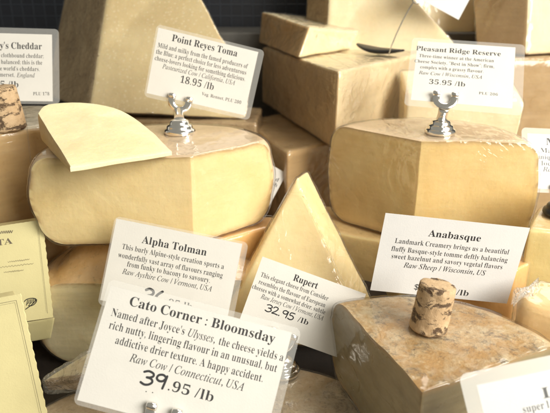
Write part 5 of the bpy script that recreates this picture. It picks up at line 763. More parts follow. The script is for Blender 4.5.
def glyph(key, thin):
    """Triangulated outline of one letter: (points, triangles, advance). thin narrows the stems sideways only."""
    if (key, thin) in _glyph:
        return _glyph[(key, thin)]
    g = FONT[key]
    cs = []
    for flat in g[1:]:
        x = y = 0
        pts = []
        for k in range(0, len(flat), 2):
            x += flat[k]
            y += flat[k + 1]
            if not pts or (x, y) != pts[-1]:
                pts.append((x, y))
        if len(pts) > 1 and pts[0] == pts[-1]:
            pts.pop()
        if len(pts) > 2:
            cs.append(pts)
    if thin:
        def area2(p):
            return sum(p[i - 1][0] * p[i][1] - p[i][0] * p[i - 1][1] for i in range(len(p)))
        biggest = max(cs, key=lambda p: abs(area2(p)))
        sgn = 1 if area2(biggest) > 0 else -1
        new = []
        for p in cs:
            q = []
            n = len(p)
            for i in range(n):
                a, b, c = Vector(p[i - 1]), Vector(p[i]), Vector(p[(i + 1) % n])
                d = (b - a).normalized() + (c - b).normalized()
                if d.length < 1e-6:
                    q.append(p[i])
                    continue
                d.normalize()
                q.append((p[i][0] - sgn * d.y * thin, p[i][1] + sgn * d.x * thin * .12))
            new.append(q)
        cs = new
    polys = [[Vector((x / 1000, y / 1000, 0)) for x, y in p] for p in cs]
    flatp, tris = [], []

    def signed(p):
        return sum(p[i - 1].x * p[i].y - p[i].x * p[i - 1].y for i in range(len(p)))

    def inside(q, p):
        hit = False
        for i in range(len(p)):
            a, b = p[i - 1], p[i]
            if (a.y > q.y) != (b.y > q.y) and q.x < (b.x - a.x) * (q.y - a.y) / (b.y - a.y) + a.x:
                hit = not hit
        return hit

    holes = [p for p in polys if any(o is not p and inside(p[0], o) for o in polys)]
    for o in polys:
        if any(o is h for h in holes):
            continue
        grp = [o] + [h for h in holes if inside(h[0], o)]
        base = len(flatp)
        flatp += [v for p in grp for v in p]
        tris += [tuple(i + base for i in t) for t in tessellate_polygon(grp)]
    _glyph[(key, thin)] = (flatp, tris, g[0] / 1000)
    return _glyph[(key, thin)]


def layout(text, style):
    """Returns (points, triangles, width) at size 1. style: b bold, r regular, i italic, bi bold italic."""
    pts, tris = [], []
    x = 0.
    thin = {'b': -3, 'r': 11, 'i': -4, 'bi': -10, 's': 6}[style]
    for ch in text:
        if ch == ' ':
            x += .25
            continue
        k = ('i' if style in ('i', 'bi') else 'b') + ch
        if k not in FONT:
            k = 'b' + ch if ch.isdigit() else 'x' + ch
        p, t, adv = glyph(k, thin)
        o = len(pts)
        pts += [(v.x + x, v.y) for v in p]
        tris += [(a + o, b + o, c + o) for a, b, c in t]
        x += adv + (.012 if style == 'b' else .02)
    return pts, tris, x


HAND = {
    '3': [[(.1, .85), (.35, .97), (.62, .88), (.66, .70), (.50, .56), (.32, .52)], [(.32, .52), (.58, .48), (.68, .28), (.52, .07), (.28, 0), (.05, .1)]],
    '9': [[(.66, .80), (.45, .95), (.20, .86), (.14, .62), (.30, .48), (.52, .54), (.66, .80)], [(.68, .92), (.64, .5), (.58, .02)]],
    '2': [[(.1, .75), (.25, .95), (.52, .93), (.58, .72), (.40, .40), (.08, .04), (.35, .06), (.70, .02)]],
    '5': [[(.66, .95), (.24, .92), (.18, .56), (.42, .58), (.62, .40), (.55, .12), (.30, 0), (.06, .08)]],
    '6': [[(.55, .97), (.25, .70), (.12, .35), (.22, .05), (.48, .02), (.60, .22), (.50, .42), (.28, .40), (.15, .25)]],
    '8': [[(.55, .85), (.35, .97), (.18, .82), (.30, .60), (.55, .38), (.55, .12), (.34, 0), (.14, .14), (.22, .40), (.50, .62), (.55, .85)]],
    '.': [[(.1, .02), (.14, .05), (.12, .0)]],
}


def smooth_path(p, n=5):
    out = []
    for i in range(len(p) - 1):
        p0, p1, p2, p3 = (Vector(p[max(i - 1, 0)]), Vector(p[i]), Vector(p[i + 1]), Vector(p[min(i + 2, len(p) - 1)]))
        for k in range(n):
            t = k / n
            out.append(.5 * ((2 * p1) + (p2 - p0) * t + (2 * p0 - 5 * p1 + 4 * p2 - p3) * t * t + (3 * p1 - p0 - 3 * p2 + p3) * t ** 3))
    out.append(Vector(p[-1]))
    return out


class Plane:
    """A flat sheet standing in the scene: origin top-left corner, u to its right, v down, n out of its front."""

    def __init__(s, TL, TR, BL, d, du=0., dv=0.):
        s.o = P(*TL, d)
        tr = P(*TR, d * (1 + du / F))
        bl = P(*BL, d * (1 + dv / F))
        s.w = (tr - s.o).length
        s.u = (tr - s.o).normalized()
        v = bl - s.o
        v -= s.u * v.dot(s.u)
        s.h = v.length
        s.v = v.normalized()
        s.n = s.v.cross(s.u).normalized()
        if s.n.dot(CAM - s.o) < 0:
            s.n = -s.n

    @classmethod
    def fit(cls, TL, TR, BR, BL, d, lean=1):
        best = None
        for a in range(-70, 71, 5):
            for c in range(-70, 71, 5):
                s = cls(TL, TR, BL, d, a, c)
                err = abs(a) * .02 + abs(c) * .02
                for q, (x, y) in ((s.at(s.w, s.h), BR), (s.at(0, s.h), BL)):
                    v = q - CAM
                    f = v.y * math.cos(PITCH) - v.z * math.sin(PITCH)
                    g = v.y * math.sin(PITCH) + v.z * math.cos(PITCH)
                    err += math.hypot(275 + F * v.x / f - x, 206.5 - F * g / f - y)
                if best is None or err < best[0]:
                    best = (err, s)
        return best[1]

    def at(s, a, b, h=0.):
        return s.o + s.u * a + s.v * b + s.n * h

    def local(s, px, py):
        r = ray(px, py)
        t = (s.o - CAM).dot(s.n) / r.dot(s.n)
        q = CAM + r * t - s.o
        return q.dot(s.u), q.dot(s.v)


def sheet(pl, x0, y0, x1, y1, th, radius=0., seg=6, edge=None):
    """Thin slab in a Plane, optionally with round corners."""
    bm = bmesh.new()
    if edge:
        loop = edge
    elif radius:
        loop = []
        for cx, cy, a0 in ((x1 - radius, y0 + radius, -90), (x1 - radius, y1 - radius, 0), (x0 + radius, y1 - radius, 90), (x0 + radius, y0 + radius, 180)):
            for k in range(seg + 1):
                a = math.radians(a0 + 90 * k / seg)
                loop.append((cx + math.cos(a) * radius, cy + math.sin(a) * radius))
    else:
        loop = [(x0, y0), (x1, y0), (x1, y1), (x0, y1)]
    f = [bm.verts.new(pl.at(a, b, th / 2)) for a, b in loop]
    k = [bm.verts.new(pl.at(a, b, -th / 2)) for a, b in loop]
    bm.faces.new(f)
    bm.faces.new(list(reversed(k)))
    n = len(f)
    for i in range(n):
        bm.faces.new([f[i], k[i], k[(i + 1) % n], f[(i + 1) % n]])
    bmesh.ops.recalc_face_normals(bm, faces=bm.faces)
    return bm


def print_line(bm, pl, text, style, p0, p1, size, h, clip=True):
    """One line of print whose baseline runs between two photo points measured on the card; size in photo pixels there."""
    a0, b0 = pl.local(*p0)
    a1, b1 = pl.local(*p1)
    Ln = math.hypot(a1 - a0, b1 - b0)
    ma, mb_ = (a0 + a1) / 2, (b0 + b1) / 2
    ppx = Ln / math.hypot(p1[0] - p0[0], p1[1] - p0[1])
    sz = size * ppx * (.80 if style == 'b' else .88)
    pts, tris, wd = layout(text, style)
    sx = Ln / wd
    vs = [bm.verts.new(pl.at(ma - Ln / 2 + x * sx, mb_ - y * sz, h)) for x, y in pts]
    for k, t in enumerate(tris):
        try:
            bm.faces.new([vs[i] for i in t])
        except ValueError:
            pass


def hand_stroke(bm, pl, path, width, h):
    path = smooth_path(path)
    lay = h
    for k in range(len(path)):
        lay += 2e-6
        p = path[k]
        vs = [bm.verts.new(pl.at(p.x + math.cos(a) * width / 2, p.y + math.sin(a) * width / 2, lay)) for a in (i / 8 * 2 * math.pi for i in range(8))]
        bm.faces.new(vs)
        if k + 1 < len(path):
            q = path[k + 1]
            d = q - p
            if d.length < 1e-9:
                continue
            d.normalize()
            s = Vector((-d.y, d.x)) * width / 2
            lay += 2e-6
            bm.faces.new([bm.verts.new(pl.at(x.x, x.y, lay)) for x in (p + s, q + s, q - s, p - s)])
    return lay


def hand_text(bm, pl, text, p0, p1, size, width, h):
    a0, b0 = pl.local(*p0)
    a1, b1 = pl.local(*p1)
    Ln = math.hypot(a1 - a0, b1 - b0)
    ppx = Ln / math.hypot(p1[0] - p0[0], p1[1] - p0[1])
    sz, wd = size * ppx, width * ppx
    adv = sum(.32 if c == '.' else .74 for c in text)
    sx = Ln / adv
    d = Vector((a1 - a0, b1 - b0)).normalized()
    e = Vector((d.y, -d.x))
    x = 0
    for c in text:
        for st in HAND[c]:
            hand_stroke(bm, pl, [Vector((a0, b0)) + d * (x + px) * sx + e * py * sz for px, py in st], wd, h)
        x += .32 if c == '.' else .74


CARDS = 'printed price cards among the cheeses'


def card(label, pl, lines, hand=(), sleeve=None, margin=(.004, .004, .004, .004), paper='paper', marks=()):
    base = pl.at(pl.w / 2, pl.h)
    t = thing('price_card', label, 'price card', base, CARDS)
    obj('paper', sheet(pl, 0, 0, pl.w, pl.h, .0003), M[paper], t, smooth=False)
    h = .00019
    bm = bmesh.new()
    for ln in lines:
        print_line(bm, pl, *ln, h)
    if len(bm.faces):
        fix_front(bm, pl)
        obj('lettering', bm, M['ink'], t, smooth=False)
    else:
        bm.free()
    if hand:
        bm = bmesh.new()
        for ln in hand:
            hand_text(bm, pl, *ln, h)
        for x, y in marks:
            a, b = pl.local(x, y)
            hand_stroke(bm, pl, [Vector((a, b)), Vector((a + .0002, b))], .0007, h)
        fix_front(bm, pl)
        obj('handwritten_price', bm, M['marker'], t, smooth=False)
    if sleeve:
        l, tp, r, b = margin
        s = obj('sleeve', sheet(pl, -l, -tp, pl.w + r, pl.h + b, .0010, .0045), M[sleeve], t, smooth=False)
        bm = bmesh.new()
        seg = 6
        out_, in_ = [], []
        for cx, cy, a0 in ((pl.w + r - .0045, -tp + .0045, -90), (pl.w + r - .0045, pl.h + b - .0045, 0), (-l + .0045, pl.h + b - .0045, 90), (-l + .0045, -tp + .0045, 180)):
            for k in range(seg + 1):
                q = math.radians(a0 + 90 * k / seg)
                x, y = cx + math.cos(q) * .00435, cy + math.sin(q) * .00435
                out_.append(bm.verts.new(pl.at(x, y, .0002)))
                in_.append(bm.verts.new(pl.at(min(max(x, .0004), pl.w - .0004), min(max(y, .0004), pl.h - .0004), .0002)))
        for k in range(len(out_)):
            k2 = (k + 1) % len(out_)
            f = [out_[k], out_[k2], in_[k2], in_[k]]
            if (in_[k].co - in_[k2].co).length < 1e-7:
                f = f[:3]
            bm.faces.new(f)
        fix_front(bm, pl)
        obj('sealed_border', bm, M['seal_milky' if sleeve == 'sleeve_milky' else 'seal'], s, smooth=False)
    return t


def fix_front(bm, pl):
    for f in bm.faces:
        f.normal_update()
        if f.normal.dot(pl.n) < 0:
            f.normal_flip()


def holder(label, foot, pl, ax, mat='chrome', post=.020, by=None):
    """Table card stand: stepped round foot, post, horseshoe clip with two rolled tabs in front of the card."""
    t = thing('card_stand', label, 'card stand', foot, 'card stands')
    r = .0152
    bm = bmesh.new()
    lathe(bm, foot, [(r * .96, 0), (r, .0012), (r, .0026), (r * .95, .0042), (r * .86, .0048), (r * .83, .0052), (r * .82, .0070), (r * .76, .0084),
                     (r * .66, .0089), (r * .63, .0094), (r * .61, .0112), (r * .54, .0126), (r * .40, .0133), (r * .30, .0142)], 48)
    obj('foot', bm, M[mat], t, sharp=50)
    # the clip sits on the card's lower edge
    c = pl.at(ax, (by if by is not None else pl.h + .002), .0032)
    low = c + pl.v * .0088
    top = Vector(foot) + Vector((0, 0, .0138))
    bm = bmesh.new()
    low = low - pl.n * .0020
    tube(bm, [top, top.lerp(low, .5), low], [.0050, .0046, .0052], 20)
    obj('post', bm, M[mat], t, sharp=50)
    bm = bmesh.new()
    path = []
    R_ = .0086
    c = c - pl.v * .0016
    for s in range(4):
        path.append(c - pl.u * R_ - pl.v * (.0035 * (1 - s / 3)))
    for k in range(1, 16):
        a = math.pi - math.pi * k / 16
        path.append(c + pl.u * (math.cos(a) * R_) + pl.v * (math.sin(a) * R_ * 1.0))
    for s in range(4):
        path.append(c + pl.u * R_ - pl.v * (.0035 * s / 3))
    ring(bm, path, pl, .0034, .0011)
    obj('clip', bm, M[mat], t, sharp=50)
    for sgn in (-1, 1):
        bm = bmesh.new()
        p = c + pl.u * R_ * sgn - pl.v * .0045 + pl.n * .0006
        a = p - pl.u * .0036
        b = p + pl.u * .0036
        tube(bm, [a, a.lerp(b, .08), a.lerp(b, .5), a.lerp(b, .92), b], [.0018, .0026, .0028, .0026, .0018], 18)
        obj('rolled_tab', bm, M[mat], t, sharp=60)
    return t


def ring(bm, path, pl, wu, wn):
    """Flat strip swept along a path lying in the card's plane."""
    rings = []
    n = len(path)
    for i, p in enumerate(path):
        d = (path[min(i + 1, n - 1)] - path[max(i - 1, 0)]).normalized()
        s = d.cross(pl.n).normalized()
        rr = []
        for k in range(12):
            a = k / 12 * 2 * math.pi
            rr.append(bm.verts.new(p + s * math.cos(a) * wu + pl.n * math.sin(a) * wn))
        rings.append(rr)
    for a, b in zip(rings, rings[1:]):
        for k in range(12):
            bm.faces.new([a[k], a[(k + 1) % 12], b[(k + 1) % 12], b[k]])
    bm.faces.new(rings[0])
    bm.faces.new(rings[-1])
    bmesh.ops.recalc_face_normals(bm, faces=bm.faces)


def centre(pts):
    c = Vector((0, 0, 0))
    for p in pts:
        c += Vector(p)
    return c / len(pts)


def cheese_block(name, label, cat, bot, top, idx, parts, wrap=None, **kw):
    wa = kw.pop('wrap_amp', .0006)
    t = thing(name, label, cat, centre(bot))
    finish(solid(bot, top, idx, **kw), t, parts, wrap, kw.get('seed', 0), wa)
    return t


def down(pts, z):
    return [Vector((p.x, p.y, z)) for p in pts]


# ================================================================== SETTING
bm = bmesh.new()
bmesh.ops.create_grid(bm, x_segments=2, y_segments=2, size=1.6)
bm.transform(Matrix.Translation((0, .8, 0)))
o = obj('counter_surface', bm, M['counter'])
o['kind'] = 'structure'

bm = solid([(-1.4, 1.16, 0), (1.4, 1.16, 0), (1.4, 1.24, 0), (-1.4, 1.24, 0)],
           [(-1.4, 1.16, .9), (1.4, 1.16, .9), (1.4, 1.24, .9), (-1.4, 1.24, .9)], [0] * 6, bevel=0, dens=9, amp=0)
tag(obj('tiled_wall', bm, M['tile'], smooth=False), 'dark wall of small black square mosaic tiles behind the cheeses', 'wall')

bm = solid([(-.21, 1.0, 0), (1.3, 1.0, 0), (1.3, 1.155, 0), (-.21, 1.155, 0)],
           [(-.21, 1.0, .268), (1.3, 1.0, .268), (1.3, 1.155, .268), (-.21, 1.155, .268)], [0] * 6, bevel=.004, dens=.2, amp=0)
tag(obj('back_ledge', bm, M['ledge']), 'dull grey ledge running along the foot of the tiled wall', 'ledge')

bm = solid([(-.13, .512, .002), (.115, .512, .002), (.115, .60, .002), (-.13, .60, .002)],
           [(-.13, .512, .0395), (.115, .512, .0395), (.115, .60, .0395), (-.13, .60, .0395)], [0] * 6, bevel=.002, dens=.2, amp=0)
o = obj('counter_step', bm, M['counter'])
o['kind'] = 'structure'

# ================================================================== CHEESES, from the back to the front
# upright tan wheel behind the cream wedge
c = P(405, -25, .975)
bm = bmesh.new()
R_ = .153
lathe(bm, c, [(R_ - .012, -.035), (R_ - .003, -.032), (R_, -.02), (R_ + .001, 0), (R_, .02), (R_ - .003, .032), (R_ - .012, .035)], 90, axis=(.12, -1, .1))
densify(bm, .012)
for f in bm.faces:
    f.material_index = 0
t = thing('round_cheese', 'upright tan cheese wheel standing behind the large cream wedge', 'cheese', (c.x, c.y, c.z - R_))
finish(bm, t, [('rind', M['cream'])], M['film_tight'], 3)

# cream wedge at the back, standing on the big block
fr = [P(331, -30, .87), P(388, -32, .87), P(455, 43, .83), P(446, 62, .83), P(326, 55, .87)]
bk = [p + Vector((-.03, .065, .0)) for p in fr]
cheese_block('cheese_wedge', 'tall pale cream wedge with a slanting top edge, standing behind the black clip', 'cheese',
             bk, fr, [0, 0, 0, 0, 0, 0, 1], [('paste', M['cream']), ('rind', M['rind_brown'])], M['film_tight'], bevel=.003, seed=4)

# wall-high wrapped tan cheese on the right and the chunk that stands on it
tp = [PZ(455, 60, .246), PZ(640, 57, .246), PZ(640, 38, .246), PZ(470, 40, .246)]
cheese_block('wrapped_cheese', 'large tan wrapped cheese whose flat side fills the corner behind the sleeved card', 'cheese',
             down(tp, 0), tp, [0] * 6, [('paste', M['tan'])], M['film_tight'], bevel=.006, seed=5, dens=.01)
tp = [P(471, -40, .90), P(531, -42, .80), P(566, -44, .88), P(540, -44, 1.0)]
zt = tp[0].z
tp = down(tp, zt)
bt = [PZ(475, 51, .249), PZ(527, 55.5, .249), PZ(575, 52, .249), PZ(545, 44, .249)]
cheese_block('cheese_chunk', 'big brown-faced cheese chunk with a bright white wrapped end, upper corner', 'cheese',
             bt, tp, [0, 0, 0, 1, 1, 0], [('paste', M['tan']), ('rind', M['cream'])], M['film'], bevel=.006, seed=6, dens=.008, wrap_amp=.001)

# big parmesan-like wedge behind the left card, on a dark slab
fr = [P(112, -34, .80), P(186, -34, .80), P(222, 37, .755), P(252, 78, .745), P(247, 119, .735), P(90, 112, .735), P(98, 55, .765)]
bk = [p + Vector((-.098, .12, .0)) for p in fr]
cheese_block('cheese_wedge', 'huge granular yellow wedge with a brown rind edge behind the card priced 18.95', 'cheese',
             bk, fr, [0, 0, 0, 0, 0, 0, 0, 1, 1], [('paste', M['granular']), ('rind', M['rind_crust'])], M['film'], bevel=.004, seed=8, dens=.008)
z = P(170, 119, .735).z - .002
fr = [PZ(128, 119, z), PZ(256, 124, z), PZ(262, 108, z), PZ(120, 100, z)]
cheese_block('cheese_slab', 'low dark brown wrapped slab beneath the huge granular wedge', 'cheese',
             down(fr, 0), fr, [0] * 6, [('rind', M['rind_brown'])], M['film_tight'], bevel=.003, seed=9)

# big block in the middle and the one beneath it
a = PZ(287.5, 153, .16)
tp = [a, PZ(372, 132, .16), PZ(330, 110, .16) + Vector((.03, .08, 0)), PZ(243, 121, .16)]
cheese_block('cheese_block', 'brown cheese block with a crisp front corner wedged beneath the big cream block', 'cheese',
             down(tp, 0), tp, [0] * 6, [('paste', M['tan'])], M['film_tight'], bevel=.004, seed=10)
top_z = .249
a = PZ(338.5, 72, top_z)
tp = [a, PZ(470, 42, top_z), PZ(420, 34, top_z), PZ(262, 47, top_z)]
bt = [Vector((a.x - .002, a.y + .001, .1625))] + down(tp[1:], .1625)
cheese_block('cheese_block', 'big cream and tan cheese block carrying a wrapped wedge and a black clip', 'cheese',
             bt, tp, [0, 0, 0, 0, 0, 1], [('paste', M['cream_block']), ('rind', M['shade_tan'])], M['film'], bevel=.004, seed=11, dens=.007)  # rind here is the left face, its shade put into a browner colour

# wrapped small wedge on the big block
bt = [PZ(298, 58, .2515), PZ(364, 46.5, .2515), PZ(330, 36, .2515), PZ(259, 43, .2515)]
tp = [P(309.5, 27.5, .752), P(371, 32.5, .895), P(336, 19.5, .98), P(262, 12, .93)]
t = cheese_block('cheese_wedge', 'small wrapped wedge with orange rind lying on top of the big block', 'cheese',
                 bt, tp, [0, 2, 1, 0, 0, 0][:1] + [2, 1, 1, 0, 0], [('rind', M['rind_orange']), ('paste', M['butter_pale']), ('top_face', M['cream'])],
                 M['film'], bevel=.003, seed=12, dens=.005, wrap_amp=.0012)

# pale block behind the quarter wheel
fr = [P(407, 92, .72), P(512, 90, .70), P(524.5, 103, .695), P(506, 158, .685), P(406, 150, .70)]
bk = [p + Vector((.0, .05, .02)) for p in fr]
fr2 = fr[:3] + [Vector((fr[3].x, fr[3].y - .0, 0.0)), Vector((fr[4].x, fr[4].y, 0.0))]
fr[3].z -= .0
bk2 = bk[:3] + down(bk[3:], 0)
cheese_block('cheese_block', 'pale greenish cheese block with a snipped corner behind the golden quarter wheel', 'cheese',
             bk2, fr2, [0] * 7, [('paste', M['cream'])], M['film_tight'], bevel=.003, seed=13)

# quarter wheel with golden cut faces
ap = PZ(421, 141, .197)
t = thing('quarter_round_cheese', 'golden quarter wheel of cheese carrying the chrome stand priced 35.95', 'cheese', (ap.x, ap.y, .098))
bm = cutwheel((ap.x, ap.y),   .092, .197, -5, .111, 136, .108, bulge=.012, rb=.026, rt=.020, side=.003, seed=14)
finish(bm, t, [('paste', M['gold']), ('rind', M['rind_pink'])], M['film'], 14, ripple=(P(528, 185, .525), .075, Vector((.55, .1, .83)).normalized(), .0052, .0009))

# yellow wedge under it
tp = [PZ(322, 229.5, .088), PZ(404, 246, .088), PZ(420, 222, .088), PZ(318, 204, .088)]
cheese_block('cheese_wedge', 'yellow wrapped wedge tucked under the golden quarter wheel beside the pointed wedge', 'cheese',
             down(tp, 0), tp, [0, 1, 0, 0, 0, 0], [('paste', M['gold']), ('rind', M['rind_butter'])], M['film'], bevel=.003, seed=15)

# left brown cheddar
tp = [PZ(-60, 143, .207), PZ(52, 126, .207), PZ(64, 106, .207), PZ(-60, 103, .207)]
cheese_block('cheddar_wedge', 'brown wrapped cheddar piece with a pale top rim, cork stopper standing on it', 'cheese',
             down(tp, 0), tp, [0, 1, 0, 0, 0, 0], [('paste', M['cheddar']), ('rind', M['rind_cloth'])], M['film'], bevel=.004, seed=16)

# wheel beneath the half wheel, its cut face to the front
ap = PY(150, 300, .470)
t = thing('half_round_cheese', 'orange-topped half wheel with a striped whitish cut face under the butter yellow wheel', 'cheese', (ap.x, ap.y, 0))
bm = cutwheel((ap.x, ap.y), .004, .086, 4, .105, 180, .103, bulge=.05, rb=.030, rt=.026, side=.006, crown=.042, seed=17)
finish(bm, t, [('paste', M['white_cut']), ('rind', M['rind_orange'])], M['film'], 17)

# orange block right of it
tp = [PZ(205, 245, .118), PZ(267, 228, .118), PZ(275, 217, .118), PZ(200, 214, .118)]
cheese_block('cheese_block', 'orange cheese block between the butter yellow wheel and the pointed wedge', 'cheese',
             down(tp, 0), tp, [0] * 6, [('paste', M['orange'])], M['film_tight'], bevel=.003, seed=18)

# butter yellow half wheel
ap = PZ(190, 157, .20)
t = thing('half_round_cheese', 'large smooth butter yellow cut wheel under the chrome stand priced 18.95', 'cheese', (ap.x, ap.y, .124))
bm = cutwheel((ap.x, ap.y), .122, .20, 41, .088, 181, .134, bulge=.038, rb=.022, rt=.016, side=.004, seed=19)
finish(bm, t, [('paste', M['butter']), ('rind', M['rind_pink'])], M['film_tight'], 19)

# flat slice on it
zs = [(70, 167, .2065), (172, 151, .2065), (141, 123, .217), (114, 108, .228), (81, 102.5, .233), (48, 104.5, .232), (37.5, 114, .227)]
tp = [PZ(*q) for q in zs]
arc = tp[1:]
curved = []
for i in range(len(arc) - 1):
    p0, p1, p2, p3 = arc[max(i - 1, 0)], arc[i], arc[i + 1], arc[min(i + 2, len(arc) - 1)]
    for k in range(4):
        q = k / 4
        curved.append(.5 * ((2 * p1) + (p2 - p0) * q + (2 * p0 - 5 * p1 + 4 * p2 - p3) * q * q + (3 * p1 - p0 - 3 * p2 + p3) * q ** 3))
tp = [tp[0]] + curved + [arc[-1]]
edge_n = len(tp)
dense, is_rind = [], []
for k in range(edge_n):
    p0, p1 = tp[k], tp[(k + 1) % edge_n]
    m = max(1, int((p1 - p0).length / .003))
    for q in range(m):
        dense.append(p0.lerp(p1, q / m))
        is_rind.append(0 if k in (0, edge_n) else 1)
mid_ = centre(tp)
low_ = [Vector((p.x, p.y, .2022)) for p in dense]
mid_low = Vector((mid_.x, mid_.y, .2022))


def shrunk(loop, c, s):
    return [c + (p - c) * s for p in loop]


loops = [shrunk(low_, mid_low, s) for s in (.06, .3, .6, .85, .985)]
loops += [[a.lerp(c, .12) for a, c in zip(low_, dense)], [a.lerp(c, .5) for a, c in zip(low_, dense)], [a.lerp(c, .86) for a, c in zip(low_, dense)]]
loops += [shrunk(dense, mid_, s) for s in (.985, .95, .88, .8, .7, .6, .5, .4, .3, .2, .12, .06)]
bm = bmesh.new()
rows = [[bm.verts.new(p + wob(p, .0009, 22, 20)) for p in lp] for lp in loops]
nD = len(dense)
for ri, (ra, rb_) in enumerate(zip(rows, rows[1:])):
    for k in range(nD):
        f = bm.faces.new([ra[k], ra[(k + 1) % nD], rb_[(k + 1) % nD], rb_[k]])
        f.material_index = is_rind[k] if 4 <= ri <= 7 else 0
bm.faces.new(list(reversed(rows[0])))
bm.faces.new(rows[-1])
t = thing('cheese_slice', 'flat pale wedge-shaped slice lying on the butter yellow wheel', 'cheese', mid_low)
finish(bm, t, [('paste', M['butter_pale']), ('rind', M['rind_butter'])])

# pointed wedge in the middle
fr = [P(296, 177.5, .545), P(350, 303, .515), P(368, 343, .512), P(212, 343, .512), P(228, 312, .515)]
fr[2].z = fr[3].z = .041
bk = [fr[0] + Vector((.012, .03, -.002))] + [p + Vector((.018, .032, 0)) for p in fr[1:3]] + [p + Vector((.0, .032, 0)) for p in fr[3:]]
cheese_block('cheese_wedge', 'pointed triangular pale wedge standing upright behind the card priced 32.95', 'cheese',
             bk, fr, [1, 0, 0, 0, 0, 0, 0], [('paste', M['butter']), ('rind', M['rind_butter'])], M['film'], bevel=.0025, seed=21, dens=.005)

# pieces at the right edge
tp = [PZ(528, 229, .148), PZ(585, 233, .148), PZ(600, 206, .148), PZ(540, 207, .148)]
cheese_block('cheese_block', 'yellow cheese block at the frame edge below the half-hidden sleeved card', 'cheese',
             down(tp, 0), tp, [0, 1, 0, 0, 0, 0], [('paste', M['lemon']), ('rind', M['rind_butter'])], M['film_tight'], bevel=.003, seed=22)
tp = [PZ(455, 268, .118), PZ(516, 270, .118), PZ(530, 263, .118), PZ(521, 253, .118), PZ(455, 252, .118)]
cheese_block('cheese_block', 'tan cheese block peeping out behind the white card stuck in the cork', 'cheese',
             down(tp, 0), tp, [0] * 7, [('paste', M['orange'])], M['film_tight'], bevel=.002, seed=23)
tp = [PZ(520, 306, .112), PZ(600, 322, .112), PZ(605, 280, .125), PZ(538, 277, .125), PZ(519, 287, .118)]
bt = [PZ(514, 330, .05)] + [p + Vector((.004, -.004, 0)) for p in tp[1:]]
bt = down([tp[0] + Vector((-.006, -.004, 0))] + tp[1:], 0.0)
lump = cheese_block('wrapped_cheese', 'brownish wrapped cheese lump in crinkled plastic at the frame edge', 'cheese',
             bt, tp, [0] * 7, [('paste', M['amber'])], M['film'], bevel=.010, seed=24, dens=.004, wrap_amp=.0012, amp=.003)

bm = bmesh.new()
tw0, tw1 = P(536, 287, .418), P(515, 297, .405)
rows = []
for i in range(19):
    s = i / 18
    c_ = tw0.lerp(tw1, s)
    rad = .0032 + .006 * abs(s - .45) ** 1.1
    rows.append([bm.verts.new(c_ + Vector((.25, .1, 1)).normalized() * math.cos(a) * rad * (1 + .28 * math.sin(4 * a + s * 4)) + Vector((.2, 1, -.1)).normalized() * math.sin(a) * rad * (1 + .28 * math.cos(3 * a - s * 4)))
                 for a in (k / 40 * 2 * math.pi for k in range(40))])
for r0_, r1_ in zip(rows, rows[1:]):
    for k in range(40):
        bm.faces.new([r0_[k], r0_[(k + 1) % 40], r1_[(k + 1) % 40], r1_[k]])
obj('wrap_twist', bm, M['film_crinkled'], lump, sharp=180)

# small wrapped wedge with brown edge, low between packet and card
tp = [PZ(42, 381, .045), PZ(100, 372, .04), PZ(120, 340, .06), PZ(88, 353, .06)]
bt = [PZ(47, 391, .026), PZ(110, 391, .026), PZ(125, 352, .026), PZ(84, 366, .026)]
cheese_block('cheese_wedge', 'small wrapped wedge with shiny white side and brown edge beside the yellow packets', 'cheese',
             bt, tp, [1, 0, 1, 0, 0, 0], [('paste', M['white_cut']), ('rind', M['rind_brown'])], M['film_crinkled'], bevel=.002, seed=25, dens=.004, wrap_amp=.0016)

# flat mottled wheel at the bottom
t = thing('round_cheese', 'flat brown mottled wheel along the bottom under the largest price card', 'cheese', (-.06, .26, 0))
bm = cutwheel((-.06, .262), .0, .0245, -30, .212, 205, .150, bulge=.004, rb=.006, rt=.007, side=.001, seed=26, nt=90, nu=44, amp=.0016)
finish(bm, t, [('paste', M['khaki']), ('rind', M['rind_grey'])], M['film'], 26)

# mottled wedge at lower right
ap = PZ(423, 393, .10)
t = thing('cheese_wedge', 'mottled natural-rind wedge with a khaki cut face, cork stopper on top', 'cheese', (ap.x, ap.y, .026))
bm = cutwheel((ap.x, ap.y), .0265, .10, 27, .128, 109, .130, bulge=.008, rb=.022, rt=.020, side=.004, seed=27, nt=60, nu=56, amp=.0013)
finish(bm, t, [('paste', M['khaki']), ('rind', M['rind_mould'])], M['film_tight'], 27)


# ================================================================== PACKETS
def deckle(x0, y0, x1, y1, step=.0021, amp=.00035):
    """Outline with scalloped long right and top edges."""
    lp = []
    n = int(abs(x1 - x0) / step)
    for k in range(n):
        lp.append((x0 + (x1 - x0) * k / n, y0 + abs(math.sin(k * 1.57)) * amp * random.uniform(.2, .8)))
    n = int(abs(y1 - y0) / step)
    for k in range(n):
        lp.append((x1 + math.sin(k * 1.9) * amp, y0 + (y1 - y0) * k / n))
    lp += [(x1, y1), (x0, y1)]
    return lp


def border(bm, pl, x0, y0, x1, y1, wd, h):
    for a, b, c, d in ((x0, y0, x1, y0), (x1, y0, x1, y1)):
        if a == c:
            q = [(a - wd, b), (a, b), (a, d), (a - wd, d)]
        else:
            q = [(a, b), (c, b), (c, b + wd), (a, b + wd)]
        bm.faces.new([bm.verts.new(pl.at(x, y, h)) for x, y in q])


